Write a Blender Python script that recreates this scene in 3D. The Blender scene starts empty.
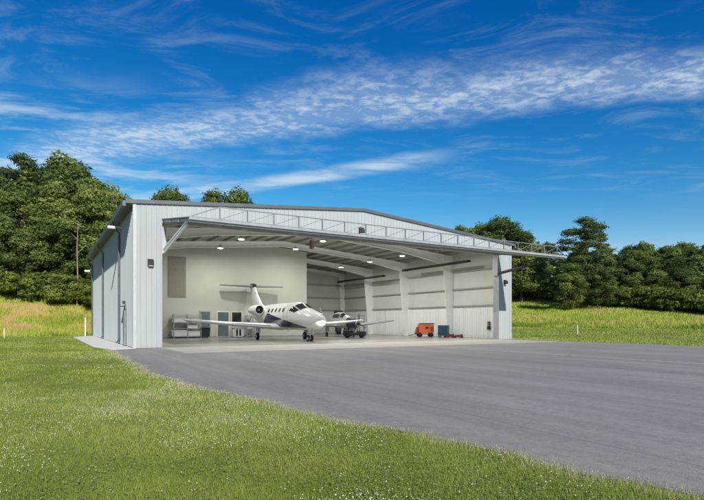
import bpy, math, random
import numpy as np
from mathutils import Vector, Matrix, noise as mnoise
R = math.radians
SC = bpy.context.scene
COL = SC.collection
rng = np.random.default_rng(7)
random.seed(11)

# ------------------------------------------------------------------ helpers
class MB:
    """collects shapes, links them as one mesh object"""
    def __init__(s): s.v = []; s.f = []; s.smooth = False
    def add(s, vs, fs):
        o = len(s.v); s.v += [tuple(p) for p in vs]; s.f += [tuple(i + o for i in f) for f in fs]
    def box(s, x0, x1, y0, y1, z0, z1):
        s.add([(x0,y0,z0),(x1,y0,z0),(x1,y1,z0),(x0,y1,z0),(x0,y0,z1),(x1,y0,z1),(x1,y1,z1),(x0,y1,z1)],
              [(0,3,2,1),(4,5,6,7),(0,1,5,4),(1,2,6,5),(2,3,7,6),(3,0,4,7)])
    def bev(s, x0, x1, y0, y1, z0, z1, b):
        """box with all edges chamfered"""
        import bmesh
        bm = bmesh.new(); bmesh.ops.create_cube(bm, size=1)
        for v in bm.verts:
            v.co = ((x0+x1)/2+v.co.x*(x1-x0), (y0+y1)/2+v.co.y*(y1-y0), (z0+z1)/2+v.co.z*(z1-z0))
        bmesh.ops.bevel(bm, geom=bm.edges[:], offset=b, segments=2, affect='EDGES')
        bm.verts.index_update()
        s.add([v.co[:] for v in bm.verts], [[v.index for v in f.verts] for f in bm.faces]); bm.free()
    def bar(s, a, b, w, h=None):
        a = Vector(a); b = Vector(b); h = h or w; d = (b-a).normalized()
        up = Vector((0,0,1)) if abs(d.z) < .95 else Vector((0,1,0))
        r = d.cross(up).normalized()*w/2; u = r.cross(d).normalized()*h/2
        s.add([a-r-u,a+r-u,a+r+u,a-r+u,b-r-u,b+r-u,b+r+u,b-r+u],
              [(0,1,2,3),(7,6,5,4),(0,4,5,1),(1,5,6,2),(2,6,7,3),(3,7,4,0)])
    def tube(s, pts, rad, n=8, cap=True):
        pts = [Vector(p) for p in pts]
        if not hasattr(rad, '__len__'): rad = [rad]*len(pts)
        o = len(s.v); prev = None
        for i, p in enumerate(pts):
            d = (pts[min(i+1,len(pts)-1)]-pts[max(i-1,0)]).normalized()
            up = Vector((0,0,1)) if abs(d.z) < .9 else Vector((1,0,0))
            r = d.cross(up).normalized(); u = r.cross(d).normalized()
            if prev is not None and r.dot(prev) < 0: r = -r
            prev = r
            for k in range(n):
                t = 2*math.pi*k/n
                s.v.append(tuple(p+(r*math.cos(t)+u*math.sin(t))*rad[i]))
        for i in range(len(pts)-1):
            for k in range(n):
                a = o+i*n+k; b = o+i*n+(k+1)%n
                s.f.append((a,b,b+n,a+n))
        if cap:
            s.f.append(tuple(o+k for k in range(n))[::-1]); s.f.append(tuple(o+(len(pts)-1)*n+k for k in range(n)))
    def prism(s, poly, axis, a, b):
        """poly of 2d points extruded along axis from a to b"""
        n = len(poly)
        def P(q, t):
            if axis == 'x': return (t, q[0], q[1])
            if axis == 'y': return (q[0], t, q[1])
            return (q[0], q[1], t)
        s.add([P(q,a) for q in poly]+[P(q,b) for q in poly],
              [tuple(range(n))[::-1], tuple(range(n,2*n))]+[(i,(i+1)%n,(i+1)%n+n,i+n) for i in range(n)])
    def build(s, name, mat, parent=None, smooth=None):
        me = bpy.data.meshes.new(name); me.from_pydata(s.v, [], s.f); me.update()
        import bmesh
        bm = bmesh.new(); bm.from_mesh(me); bmesh.ops.recalc_face_normals(bm, faces=bm.faces[:]); bm.to_mesh(me); bm.free()
        if mat: me.materials.append(mat)
        if s.smooth or smooth:
            me.shade_smooth()
            if smooth: me.set_sharp_from_angle(angle=R(smooth if smooth is not True else 40))
        o = bpy.data.objects.new(name, me); COL.objects.link(o)
        if parent: o.parent = parent
        return o

def tag(o, label=None, cat=None, group=None, kind=None):
    if label: o['label'] = label
    if cat: o['category'] = cat
    if group: o['group'] = group
    if kind: o['kind'] = kind
    return o
def empty(name, loc=(0,0,0), rz=0):
    o = bpy.data.objects.new(name, None); COL.objects.link(o); o.location = loc; o.rotation_euler.z = rz
    o.empty_display_size = .3
    return o
def copy_tree(o, parent=None):
    c = o.copy(); COL.objects.link(c)
    if parent: c.parent = parent
    for ch in [x for x in bpy.data.objects if x.parent == o]: copy_tree(ch, c)
    return c
def raw_mesh(name, verts, nper, mat, attrs=None, parent=None):
    """verts (N*nper,3): N faces of nper corners, fast"""
    N = len(verts)//nper
    me = bpy.data.meshes.new(name)
    me.vertices.add(len(verts)); me.vertices.foreach_set('co', np.asarray(verts, np.float32).ravel())
    me.loops.add(N*nper); me.loops.foreach_set('vertex_index', np.arange(N*nper, dtype=np.int32))
    me.polygons.add(N); me.polygons.foreach_set('loop_start', np.arange(0, N*nper, nper, dtype=np.int32))
    me.polygons.foreach_set('loop_total', np.full(N, nper, np.int32))
    for k, a in (attrs or {}).items():
        at = me.attributes.new(k, 'FLOAT', 'POINT'); at.data.foreach_set('value', np.repeat(np.asarray(a, np.float32), nper))
    me.update(calc_edges=True)
    me.materials.append(mat)
    o = bpy.data.objects.new(name, me); COL.objects.link(o)
    if parent: o.parent = parent
    return o

# ------------------------------------------------------------------ materials
class NT:
    def __init__(s, name):
        s.m = bpy.data.materials.new(name); s.m.use_nodes = True
        s.n = s.m.node_tree.nodes; s.l = s.m.node_tree.links
        s.p = s.n['Principled BSDF']; s.out = s.n['Material Output']
    def node(s, t, **k):
        x = s.n.new(t)
        for a, b in k.items(): setattr(x, a, b)
        return x
    def link(s, a, b): s.l.new(a, b)
    def coords(s, kind='Object'):
        return s.node('ShaderNodeTexCoord').outputs[kind]
    def mapping(s, src, scale=(1,1,1), rot=(0,0,0)):
        m = s.node('ShaderNodeMapping'); s.link(src, m.inputs[0]); m.inputs['Scale'].default_value = scale; m.inputs['Rotation'].default_value = rot
        return m.outputs[0]
    def noise(s, vec, scale, detail=4, rough=.55, dist=0):
        x = s.node('ShaderNodeTexNoise'); s.link(vec, x.inputs['Vector'])
        x.inputs['Scale'].default_value = scale; x.inputs['Detail'].default_value = detail
        x.inputs['Roughness'].default_value = rough; x.inputs['Distortion'].default_value = dist
        return x.outputs['Fac']
    def ramp(s, fac, stops, interp='LINEAR'):
        x = s.node('ShaderNodeValToRGB'); s.link(fac, x.inputs[0]); x.color_ramp.interpolation = interp
        e = x.color_ramp.elements
        while len(e) < len(stops): e.new(.5)
        for i, (p, c) in enumerate(stops):
            e[i].position = p; e[i].color = (c, c, c, 1) if not hasattr(c, '__len__') else (*c, 1)
        return x.outputs[0]
    def mix(s, fac, a, b, blend='MIX'):
        x = s.node('ShaderNodeMix', data_type='RGBA', blend_type=blend)
        for v, i in ((fac, 0), (a, 6), (b, 7)):
            if isinstance(v, (int, float)) and i == 0: x.inputs[0].default_value = v
            elif hasattr(v, '__len__'): x.inputs[i].default_value = (*v, 1)
            else: s.link(v, x.inputs[i])
        return x.outputs[2]
    def math(s, op, a, b=None, clamp=False):
        x = s.node('ShaderNodeMath', operation=op); x.use_clamp = clamp
        for v, i in ((a, 0), (b, 1)):
            if v is None: continue
            if isinstance(v, (int, float)): x.inputs[i].default_value = v
            else: s.link(v, x.inputs[i])
        return x.outputs[0]
    def bump(s, h, strength=.3, dist=.02):
        x = s.node('ShaderNodeBump'); s.link(h, x.inputs['Height']); x.inputs['Strength'].default_value = strength; x.inputs['Distance'].default_value = dist
        s.link(x.outputs[0], s.p.inputs['Normal'])

def simple(name, col, rough=.5, metal=0, var=.12, scale=1.5, bump=0, spec=.5, emit=None):
    t = NT(name); c = t.coords()
    n = t.noise(c, scale, 5, .6)
    lo = tuple(x*(1-var) for x in col); hi = tuple(min(1, x*(1+var)) for x in col)
    t.link(t.ramp(n, [(.3, lo), (.7, hi)]), t.p.inputs['Base Color'])
    t.p.inputs['Roughness'].default_value = rough; t.p.inputs['Metallic'].default_value = metal
    t.p.inputs['Specular IOR Level'].default_value = spec
    if bump: t.bump(t.noise(c, scale*12, 4), bump, .01)
    if emit:
        t.p.inputs['Emission Color'].default_value = (*emit[0], 1); t.p.inputs['Emission Strength'].default_value = emit[1]
    return t.m

M = {}
def panel_mat(name, col, rough=.38):
    # painted steel sheet: faint vertical streaks, slight sheet to sheet change, dirt low down
    t = NT(name); c = t.coords()
    st = t.noise(t.mapping(c, (1.2,1.2,.06)), 3, 5, .6)
    sm = t.noise(c, .35, 3)
    base = t.mix(t.ramp(st, [(.35,0),(.75,1)]), tuple(x*.9 for x in col), tuple(min(1,x*1.05) for x in col))
    base = t.mix(t.math('MULTIPLY', sm, .25), base, tuple(x*.84 for x in col))
    sep = t.node('ShaderNodeSeparateXYZ'); t.link(c, sep.inputs[0])
    low = t.math('MULTIPLY', t.math('SUBTRACT', 1, t.math('DIVIDE', sep.outputs[2], .5), True), t.ramp(t.noise(c, 4, 5), [(.35,0),(.65,1)]), True)
    base = t.mix(t.math('MULTIPLY', low, .35), base, (.30,.27,.22))
    t.link(base, t.p.inputs['Base Color'])
    t.p.inputs['Roughness'].default_value = rough
    t.bump(t.noise(c, 1.1, 2), .12, .03)
    return t.m
M['ext'] = panel_mat('exterior_panel', (.345,.37,.378))
M['corner'] = simple('corner_trim_metal', (.38,.40,.41), .45, .1, .1)
M['liner'] = panel_mat('liner_panel', (.80,.82,.81), .42)
M['trim'] = simple('trim_grey', (.085,.092,.10), .4, 0, .15)
M['gutter'] = simple('gutter_dark', (.10,.115,.13), .4, 0, .2)
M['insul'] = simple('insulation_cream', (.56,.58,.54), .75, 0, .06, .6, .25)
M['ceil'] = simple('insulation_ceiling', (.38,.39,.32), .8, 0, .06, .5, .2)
M['frame'] = simple('frame_white', (.90,.91,.89), .45, 0, .05)
M['purlin'] = simple('purlin_grey', (.30,.30,.26), .5, 0, .1)
M['office'] = simple('office_cream', (.51,.53,.46), .7, 0, .05, .5)
M['olive'] = simple('olive_panel', (.24,.24,.19), .7, 0, .1)
M['dark'] = simple('dark_metal', (.03,.03,.035), .45, 0, .3)
M['black'] = simple('black_rubber', (.015,.015,.016), .75, 0, .3, 6)
M['steel'] = simple('galvanised_steel', (.50,.52,.53), .42, .4, .12, 5)
M['lightsteel'] = simple('painted_light_steel', (.58,.60,.62), .45, .1, .12, 4)
M['greysteel'] = simple('grey_door_frame', (.34,.36,.38), .45, .2, .15, 3)
M['white'] = simple('white_paint', (.80,.80,.79), .3, 0, .04, 2)
M['tailshade'] = simple('tailplane_shade_grey', (.22,.23,.23), .45, 0, .05)  # grey instead of white: shade under the tailplane put into its colour
M['truss'] = simple('truss_grey', (.17,.18,.19), .5, .2, .15)
M['orange'] = simple('orange_paint', (.80,.13,.02), .35, 0, .12, 3)
M['teal'] = simple('teal_paint', (.015,.10,.14), .35, 0, .2, 3)
M['red'] = simple('red_paint', (.22,.03,.025), .4, 0, .2, 4)
M['bin'] = simple('bin_plastic', (.62,.64,.66), .5, 0, .08)
M['copper'] = simple('brown_housing', (.05,.025,.02), .5, 0, .2)
M['blueglass'] = simple('blue_grey_glass', (.12,.16,.17), .12, 0, .15)
M['darkglass'] = simple('dark_glass', (.02,.022,.026), .06, 0, .2, spec=.8)
M['chrome'] = simple('polished_metal', (.6,.6,.62), .2, .9, .05)
M['lamp'] = simple('lit_lens', (.9,.9,.85), .5, 0, 0, emit=((1,.95,.86), 7))
M['bark'] = simple('bark', (.10,.075,.055), .9, 0, .35, 4, .6)
M['pvc'] = simple('white_pvc', (.78,.78,.74), .5, 0, .05)

def jet_mat():
    # white fuselage, navy sweep that runs from behind the nose down and back under the cabin
    t = NT('jet_livery'); c = t.coords(); sep = t.node('ShaderNodeSeparateXYZ'); t.link(c, sep.inputs[0])
    x, z = sep.outputs[0], sep.outputs[2]
    # upper border of the sweep
    up = t.math('ADD', t.math('MULTIPLY', t.math('SUBTRACT', 6.4, x), .165), 1.22)
    a = t.math('LESS_THAN', z, up)
    b = t.math('GREATER_THAN', x, t.math('SUBTRACT', t.math('MULTIPLY', z, 1.5), 4.4))
    lo = t.math('GREATER_THAN', z, t.math('ADD', t.math('MULTIPLY', t.math('SUBTRACT', 6.4, x), .02), 1.08))
    cc = t.math('LESS_THAN', x, 6.5)
    msk = t.math('MULTIPLY', t.math('MULTIPLY', a, b), t.math('MULTIPLY', cc, lo))
    t.link(t.mix(msk, (.82,.82,.81), (.012,.016,.06)), t.p.inputs['Base Color'])
    t.p.inputs['Roughness'].default_value = .18; t.p.inputs['Coat Weight'].default_value = .5
    return t.m
M['jet'] = jet_mat()

def leaf_mat(name, stops, transl=.3, rough=.6):
    t = NT(name)
    at = t.node('ShaderNodeAttribute', attribute_name='rnd')
    oi = t.node('ShaderNodeObjectInfo')
    f = t.math('ADD', at.outputs['Fac'], t.math('MULTIPLY', t.math('SUBTRACT', oi.outputs['Random'], .5), .45), True)
    col = t.ramp(f, stops)
    d = t.node('ShaderNodeBsdfPrincipled'); t.link(col, d.inputs['Base Color']); d.inputs['Roughness'].default_value = rough
    d.inputs['Specular IOR Level'].default_value = .3
    tr = t.node('ShaderNodeBsdfTranslucent'); t.link(t.mix(.5, col, (.16,.22,.02), 'MIX'), tr.inputs[0])
    mx = t.node('ShaderNodeMixShader'); mx.inputs[0].default_value = transl
    t.link(d.outputs[0], mx.inputs[1]); t.link(tr.outputs[0], mx.inputs[2]); t.link(mx.outputs[0], t.out.inputs[0])
    t.n.remove(t.p)
    return t.m
M['leaf'] = leaf_mat('broad_leaves', [(0,(.030,.052,.014)),(.3,(.080,.122,.026)),(.65,(.165,.225,.050)),(1,(.31,.36,.10))], .40)
M['pineleaf'] = leaf_mat('pine_needles', [(0,(.028,.050,.020)),(.5,(.085,.125,.040)),(1,(.18,.22,.07))], .34)
M['bushleaf'] = leaf_mat('bush_leaves', [(0,(.08,.115,.018)),(.5,(.16,.22,.036)),(1,(.27,.33,.06))], .42)
M['blade'] = leaf_mat('grass_blades', [(0,(.115,.170,.024)),(.35,(.25,.340,.048)),(.7,(.37,.455,.088)),(.9,(.44,.47,.15)),(1,(.58,.50,.30))], .42)
M['clover'] = leaf_mat('clover_leaves', [(0,(.20,.26,.06)),(1,(.46,.52,.22))], .4)
M['tall'] = leaf_mat('tall_grass_blades', [(0,(.09,.16,.014)),(.3,(.27,.38,.034)),(.55,(.47,.53,.075)),(.8,(.56,.50,.16)),(1,(.52,.33,.17))], .4)
M['flower'] = simple('clover_blossom', (.62,.62,.55), .7, 0, .08)

# ------------------------------------------------------------------ terrain
def sst(t): t = np.clip(t, 0, 1); return t*t*(3-2*t)
def H(x, y):
    x = np.asarray(x, float); y = np.asarray(y, float)
    back = sst((y-33)/38)*7.4 + np.clip(y-71, 0, 160)*.035
    yy = np.clip(y, -30, 75)
    rt = sst((x-36)/24)*.85 + sst((x-58)/8)*.7 + np.clip((x-56)/42, 0, 1.6)*np.clip(.7+.115*(yy-8), .1, 8) + np.clip(x-98, 0, 160)*.03
    rt = rt*sst((x-34)/10)
    near = sst((np.abs(x-16)-20)/10)
    un = .05*np.sin(x*.7+1)*np.cos(y*.6)*sst((np.hypot(x+4.5, y+33)-8)/10)*np.where((x<-3)|(x>38)|(y>36), 1, 0)
    return np.maximum(back, rt) + un
def Hf(x, y): return float(H(x, y))
def lawn_edge(y):
    """X of the asphalt's left edge at world y (slightly wandering)"""
    y = np.asarray(y, float)
    return np.interp(y, [-60,-34,-31.5,-30.2,-29.2,-27.7,-25.8,-24.2,-22.4,-20,-17,-2.3], [8.5,1.45,.75,.45,.25,-.05,-.5,-.75,-1.1,-1.5,-1.85,-1.5]) + .08*np.sin(y*1.3)+.06*np.sin(y*3.7+1)+.035*np.sin(y*9.1)+.02*np.sin(y*23.)

def axis(stops):
    a = []
    for lo, hi, st in stops: a += list(np.arange(lo, hi, st))
    return np.array(a+[stops[-1][1]])
xs = axis([(-1500,-200,130),(-200,-60,10),(-60,140,1.5),(140,260,10),(260,1500,124)])
ys = axis([(-1500,-120,138),(-120,-60,10),(-60,120,1.5),(120,260,10),(260,1500,124)])
XX, YY = np.meshgrid(xs, ys); ZZ = H(XX, YY)
# the lawn sits a touch proud of the asphalt, the ground below paving sinks
m = MB(); nx = len(xs)
m.v = list(zip(XX.ravel().tolist(), YY.ravel().tolist(), ZZ.ravel().tolist()))
m.f = [(j*nx+i, j*nx+i+1, (j+1)*nx+i+1, (j+1)*nx+i) for j in range(len(ys)-1) for i in range(nx-1)]
def ground_mat():
    t = NT('meadow'); c = t.coords(); sep = t.node('ShaderNodeSeparateXYZ'); t.link(c, sep.inputs[0])
    x, y, z = sep.outputs
    big = t.noise(c, .16, 5, .6); mid = t.noise(c, 1.1, 5, .65); fine = t.noise(c, 9, 6, .7)
    g = t.ramp(mid, [(.3,(.13,.155,.026)),(.5,(.20,.235,.040)),(.7,(.27,.295,.062))])
    g = t.mix(t.ramp(big, [(.42,0),(.62,1)]), g, (.22,.28,.045))
    g = t.mix(t.ramp(fine, [(.35,.55),(.6,0)]), g, (.075,.10,.02))
    # rough banks (everything that rises): yellow green with straw
    bank = t.math('MULTIPLY', t.math('SUBTRACT', z, .55), 1.6, True)
    bk = t.ramp(t.noise(t.mapping(c, (.5,.5,2)), .9, 6, .65), [(.3,(.12,.20,.018)),(.48,(.22,.29,.03)),(.62,(.33,.32,.07)),(.75,(.38,.27,.12))])
    g = t.mix(bank, g, bk)
    # bare clay patches on the cut behind the hangar's left
    left = t.math('LESS_THAN', x, 6); yb = t.math('MULTIPLY', t.math('GREATER_THAN', y, 33), t.math('LESS_THAN', y, 54))
    cl = t.math('MULTIPLY', t.math('MULTIPLY', left, yb), t.ramp(t.noise(c, .9, 5, .6), [(.25,.5),(.5,1)]))
    g = t.mix(t.math('MULTIPLY', cl, .8), g, (.52,.30,.14))
    # leaf litter under the woods
    wood = t.math('MAXIMUM', t.math('MULTIPLY', t.math('SUBTRACT', y, 70), .25, True), t.math('MULTIPLY', t.math('SUBTRACT', x, 100), .25, True))
    g = t.mix(wood, g, (.045,.05,.02))
    t.link(g, t.p.inputs['Base Color']); t.p.inputs['Roughness'].default_value = .95; t.p.inputs['Specular IOR Level'].default_value = .15
    t.bump(t.math('ADD', fine, mid), .6, .06)
    return t.m
g = m.build('ground', ground_mat(), smooth=True); tag(g, kind='structure')

def asphalt_mat():
    t = NT('asphalt'); c = t.coords()
    fine = t.noise(c, 60, 3, .7); agg = t.noise(c, 14, 5, .7); grit = t.noise(c, 5, 8, .8)
    lane = t.noise(t.mapping(c, (1.0,.075,1), (0,0,R(-12))), .9, 9, .72, .4)
    patch = t.noise(t.mapping(c, (.6,.22,1), (0,0,R(-12))), .6, 9, .7, .6)
    col = t.ramp(lane, [(.36,(.235,.224,.203)),(.5,(.287,.274,.249)),(.64,(.338,.324,.296))])
    col = t.mix(t.ramp(patch, [(.42,0),(.66,.6)]), col, (.19,.178,.162))
    col = t.mix(t.ramp(grit, [(.34,.55),(.5,0)]), col, (.16,.15,.135))
    col = t.mix(t.ramp(grit, [(.54,0),(.7,.5)]), col, (.36,.34,.31))
    col = t.mix(t.ramp(fine, [(.3,.5),(.6,0)]), col, (.13,.122,.11))
    col = t.mix(t.ramp(agg, [(.56,0),(.72,.5)]), col, (.42,.40,.37))
    sx = t.node('ShaderNodeSeparateXYZ'); t.link(c, sx.inputs[0])
    wx = t.math('ADD', sx.outputs[0], t.math('MULTIPLY', t.noise(t.mapping(c, (.3,.3,1)), 1.5, 3), .25))
    seam = t.math('LESS_THAN', t.math('ABSOLUTE', t.math('SUBTRACT', t.math('FRACT', t.math('DIVIDE', wx, 3.6)), .5)), .006)
    col = t.mix(t.math('MULTIPLY', seam, t.ramp(grit, [(.35,.15),(.6,.6)])), col, (.10,.096,.09))
    tm = t.ramp(t.noise(t.mapping(c, (1,.03,1), (0,0,R(-4))), 2.6, 2, .4), [(.66,0),(.72,.28)])
    col = t.mix(t.math('MULTIPLY', tm, t.ramp(patch, [(.4,0),(.6,1)])), col, (.13,.125,.12))
    # oil drips
    sp = t.ramp(t.noise(c, 1.9, 3, .5), [(.72,0),(.76,.5)])
    col = t.mix(sp, col, (.10,.095,.09))
    # hairline cracks
    vo = t.node('ShaderNodeTexVoronoi', feature='DISTANCE_TO_EDGE'); wv = t.mix(.12, c, t.mapping(t.noise(c, 1.2, 4), (1,1,1))); t.link(wv, vo.inputs['Vector']); vo.inputs['Scale'].default_value = .22
    ck = t.math('MULTIPLY', t.math('LESS_THAN', vo.outputs['Distance'], .003), t.ramp(t.noise(c, .5, 3), [(.5,0),(.7,.35)]))
    col = t.mix(ck, col, (.06,.058,.055))
    # dusty margin along the lawn
    sep = t.node('ShaderNodeSeparateXYZ'); t.link(c, sep.inputs[0])
    ed = t.math('SUBTRACT', 1, t.math('MULTIPLY', t.math('ADD', sep.outputs[0], t.math('SUBTRACT', t.math('MULTIPLY', t.math('ADD', sep.outputs[1], 20), .17, False), -1.5)), .9), True)
    col = t.mix(t.math('MULTIPLY', ed, t.ramp(grit, [(.4,0),(.6,.35)])), col, (.36,.31,.23))
    t.link(col, t.p.inputs['Base Color'])
    t.link(t.ramp(agg, [(.3,.88),(.8,.7)]), t.p.inputs['Roughness']); t.p.inputs['Specular IOR Level'].default_value = .35
    t.bump(t.math('ADD', fine, t.math('MULTIPLY', agg, .6)), .5, .01)
    return t.m
def concrete_mat(name, c0, c1, rough=.7, joint=0):
    t = NT(name); c = t.coords()
    n = t.noise(c, .7, 6, .65); f = t.noise(c, 20, 5, .7)
    col = t.ramp(n, [(.3,c0),(.7,c1)])
    col = t.mix(t.ramp(f, [(.3,.25),(.55,0)]), col, tuple(x*.6 for x in c0))
    if joint:
        br = t.node('ShaderNodeTexBrick'); t.link(c, br.inputs[0]); br.offset = 0; br.inputs['Scale'].default_value = 1
        br.inputs['Brick Width'].default_value = joint; br.inputs['Row Height'].default_value = joint; br.inputs['Mortar Size'].default_value = .02
        br.inputs['Color1'].default_value = (0,0,0,1); br.inputs['Color2'].default_value = (0,0,0,1); br.inputs['Mortar'].default_value = (1,1,1,1)
        col = t.mix(t.math('MULTIPLY', br.outputs['Color'], .7), col, tuple(x*.35 for x in c0))
    t.link(col, t.p.inputs['Base Color']); t.p.inputs['Roughness'].default_value = rough
    t.bump(f, .15, .01)
    return t.m
# asphalt sheet with a wandering left edge
AY = np.concatenate([np.arange(-60, -15, .25), np.arange(-15, -.9, .5)]); m = MB()
rng2 = np.random.default_rng(3)
for i, y in enumerate(AY):
    m.v.append((float(lawn_edge(y))+rng2.normal()*.02, float(y), .004)); m.v.append((32.6+.04*math.sin(y*2), float(y), .004))
m.f = [(2*i, 2*i+1, 2*i+3, 2*i+2) for i in range(len(AY)-1)]
ap = m.build('asphalt_apron', asphalt_mat()); tag(ap, kind='structure')
m = MB(); m.v = [(-1.45,-.95,.003),(32.6,-.95,.003),(32.6,.1,.003),(-.35,.1,.003)]; m.f = [(0,1,2,3)]
tag(m.build('asphalt_apron', ap.data.materials[0]), kind='structure')
m = MB(); m.box(1.58, 31.2, -6.2, -.02, -.1, .012)
tag(m.build('concrete_apron', concrete_mat('apron_concrete', (.33,.305,.265), (.42,.39,.335), .75, 4.9)), kind='structure')
m = MB(); m.box(.1, 32.7, -.018, 31, -.1, .014)
tag(m.build('hangar_floor', concrete_mat('floor_concrete', (.20,.195,.18), (.27,.26,.24), .32, 6.2)), kind='structure')
m = MB(); m.v = [(-2.1,27.5,.05),(-.02,31.6,.05),(-.02,-.1,.03),(-1.35,-1.0,.03),(-2.0,3,.04)]
m.v += [(x,y,-.1) for x,y,z in m.v]
m.f = [(0,1,2,3,4),(9,8,7,6,5)]+[(i,(i+1)%5,(i+1)%5+5,i+5) for i in range(5)]
tag(m.build('side_pavement', concrete_mat('pad_concrete', (.62,.60,.55), (.74,.72,.66), .8)), kind='structure')
m = MB()
for k in range(9): # faded centre line in worn dashes
    y0 = -6.6-k*3.7; m.v += [(16.83,y0,.008),(16.97,y0,.008),(16.97,y0-3.55,.008),(16.83,y0-3.55,.008)]; m.f.append((4*k,4*k+1,4*k+2,4*k+3))
def line_mat():
    t = NT('worn_yellow_line'); c = t.coords()
    w = t.ramp(t.noise(c, 6, 5, .7), [(.3,0),(.5,1)])
    t.link(t.mix(w, (.28,.27,.25), (.60,.54,.36)), t.p.inputs['Base Color']); t.p.inputs['Roughness'].default_value = .8
    return t.m
tag(m.build('painted_line', line_mat()), kind='structure')

# ------------------------------------------------------------------ hangar
W, D, EH = 32.8, 31.0, 8.85
RISE = 1.36
def roofz(x): return EH + RISE*(1-abs(x-W/2)/(W/2))
hg = empty('aircraft_hangar', (W/2, 0, 0))
tag(hg, 'large pale grey metal hangar with its wide front door raised open', 'hangar')
def hpart(mb, name, mat, parent=None, smooth=None):
    o = mb.build(name, mat, parent or hg, smooth)
    if not parent: o.matrix_parent_inverse = Matrix.Translation((-W/2, 0, 0))
    return o
def corr(mb, p0, u, nrm, L, zb, zt, pitch=.305, dep=.03):
    """ribbed sheet: from p0 along u, ribs towards nrm, bottom zb(s), top zt(s)"""
    p0 = Vector(p0); u = Vector(u); nrm = Vector(nrm); prof = []
    k = 0
    while k*pitch < L:
        for ds, dn in ((0,0),(.06,0),(.075,.008),(.09,0),(.15,0),(.165,.008),(.18,0),(.235,0),(.253,dep),(.287,dep)):
            s_ = k*pitch+ds
            if s_ <= L: prof.append((s_, dn))
        k += 1
    prof.append((L, 0)); o = len(mb.v)
    for s_, dn in prof:
        q = p0+u*s_+nrm*dn
        mb.v.append((q.x, q.y, zb(s_))); mb.v.append((q.x, q.y, zt(s_)))
    for i in range(len(prof)-1): mb.f.append((o+2*i, o+2*i+2, o+2*i+3, o+2*i+1))
OX0, OX1, OZ = 1.58, 31.2, 7.95      # door opening
# left side wall
m = MB(); corr(m, (0,D,0), (0,-1,0), (-1,0,0), D, lambda s: .06, lambda s: EH-.05); hpart(m, 'side_wall', M['ext'])
m = MB(); corr(m, (W,0,0), (0,1,0), (1,0,0), D, lambda s: 0, lambda s: EH-.05); hpart(m, 'side_wall', M['ext'])
m = MB(); corr(m, (W,D,0), (-1,0,0), (0,1,0), W, lambda s: 0, lambda s: roofz(W-s)-.05); hpart(m, 'rear_wall', M['ext'])
# front: piers and gable
m = MB(); corr(m, (.14,0,0), (1,0,0), (0,-1,0), OX0-.14, lambda s: .02, lambda s: OZ); hpart(m, 'front_pier', M['ext'])
m = MB(); corr(m, (OX1,0,0), (1,0,0), (0,-1,0), W-OX1-.14, lambda s: .02, lambda s: OZ); hpart(m, 'front_pier', M['ext'])
m = MB(); corr(m, (.14,0,0), (1,0,0), (0,-1,0), W-.28, lambda s: OZ, lambda s: roofz(.14+s)-.05); hpart(m, 'gable_wall', M['ext'])
# corner trim
m = MB(); m.box(-.05,.14,-.05,0,.0,EH-.02); m.box(-.05,-.002,.0,.16,.0,EH-.02); hpart(m, 'corner_trim', M['corner'])
m = MB(); m.box(W-.14,W+.05,-.05,0,.0,EH-.02); m.box(W+.002,W+.05,0,.16,0,EH-.02); hpart(m, 'corner_trim', M['corner'])
m = MB(); m.box(-.05,-.002,D-.16,D+.05,.0,EH-.02); hpart(m, 'corner_trim', M['corner'])
# jambs (return faces of the piers) and header
for xa, xb in ((OX0-.002, OX0+.05), (OX1-.05, OX1+.002)):
    m = MB(); m.box(xa, xb, -.06, .62, .014, OZ-.01); hpart(m, 'door_jamb', M['greysteel'])
for xa, xb in ((.35, OX0-.004), (OX1+.004, W-.35)):
    m = MB(); m.box(xa, xb, .58, .60, .014, OZ); hpart(m, 'pier_liner', M['liner'])
m = MB(); m.box(OX0, OX1, -.05, .0, OZ-.16, OZ-.003); m.box(OX0+.05, OX1-.05, .003, .5, OZ-.14, OZ+.28); hpart(m, 'door_header', M['greysteel'])
# roof: two slopes as slabs, eave overhang
m = MB()
t_ = .09
for sgn in (0, 1):
    xe = -.45 if sgn == 0 else W+.45
    ze = EH - RISE/(W/2)*.45
    P = [(xe, ze), (W/2, EH+RISE), (W/2, EH+RISE+t_), (xe, ze+t_)]
    m.prism(P, 'y', -.07, D+.07)
hpart(m, 'roof', simple('roof_metal', (.38,.40,.42), .4, .2, .1))
# ceiling insulation under the roof
m = MB()
m.v = [(.02,.02,EH-.04),(W/2,.02,EH+RISE-.04),(W-.02,.02,EH-.04),(.02,D-.02,EH-.04),(W/2,D-.02,EH+RISE-.04),(W-.02,D-.02,EH-.04)]; m.f = [(0,1,4,3),(1,2,5,4)]
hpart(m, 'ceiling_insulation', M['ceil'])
# rake trim and gutters
m = MB(); 
P = [(-.46, EH-.13), (W/2, EH+RISE-.09), (W+.46, EH-.13), (W+.46, EH+.10), (W/2, EH+RISE+.13), (-.46, EH+.10)]
m.prism(P, 'y', -.14, -.072); hpart(m, 'rake_trim', M['trim'])
m = MB(); m.box(-.62,-.452,-.07,D+.07,EH-.30,EH+.02); m.box(-.452,-.02,-.06,D,EH-.16,EH-.13); hpart(m, 'gutter', M['gutter'])
m = MB(); m.box(W+.452,W+.62,-.07,D+.07,EH-.30,EH+.02); hpart(m, 'gutter', M['gutter'])
for y in (6.1, 18.0, 30.2):
    m = MB(); m.tube([(-.5,y,EH-.32),(-.5,y,EH-.5),(-.12,y,EH-1.0),(-.12,y,.35),(-.28,y,.15)], .075, 8); hpart(m, 'downspout', M['gutter' if y > 1 else 'lightsteel'], smooth=50)
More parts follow.
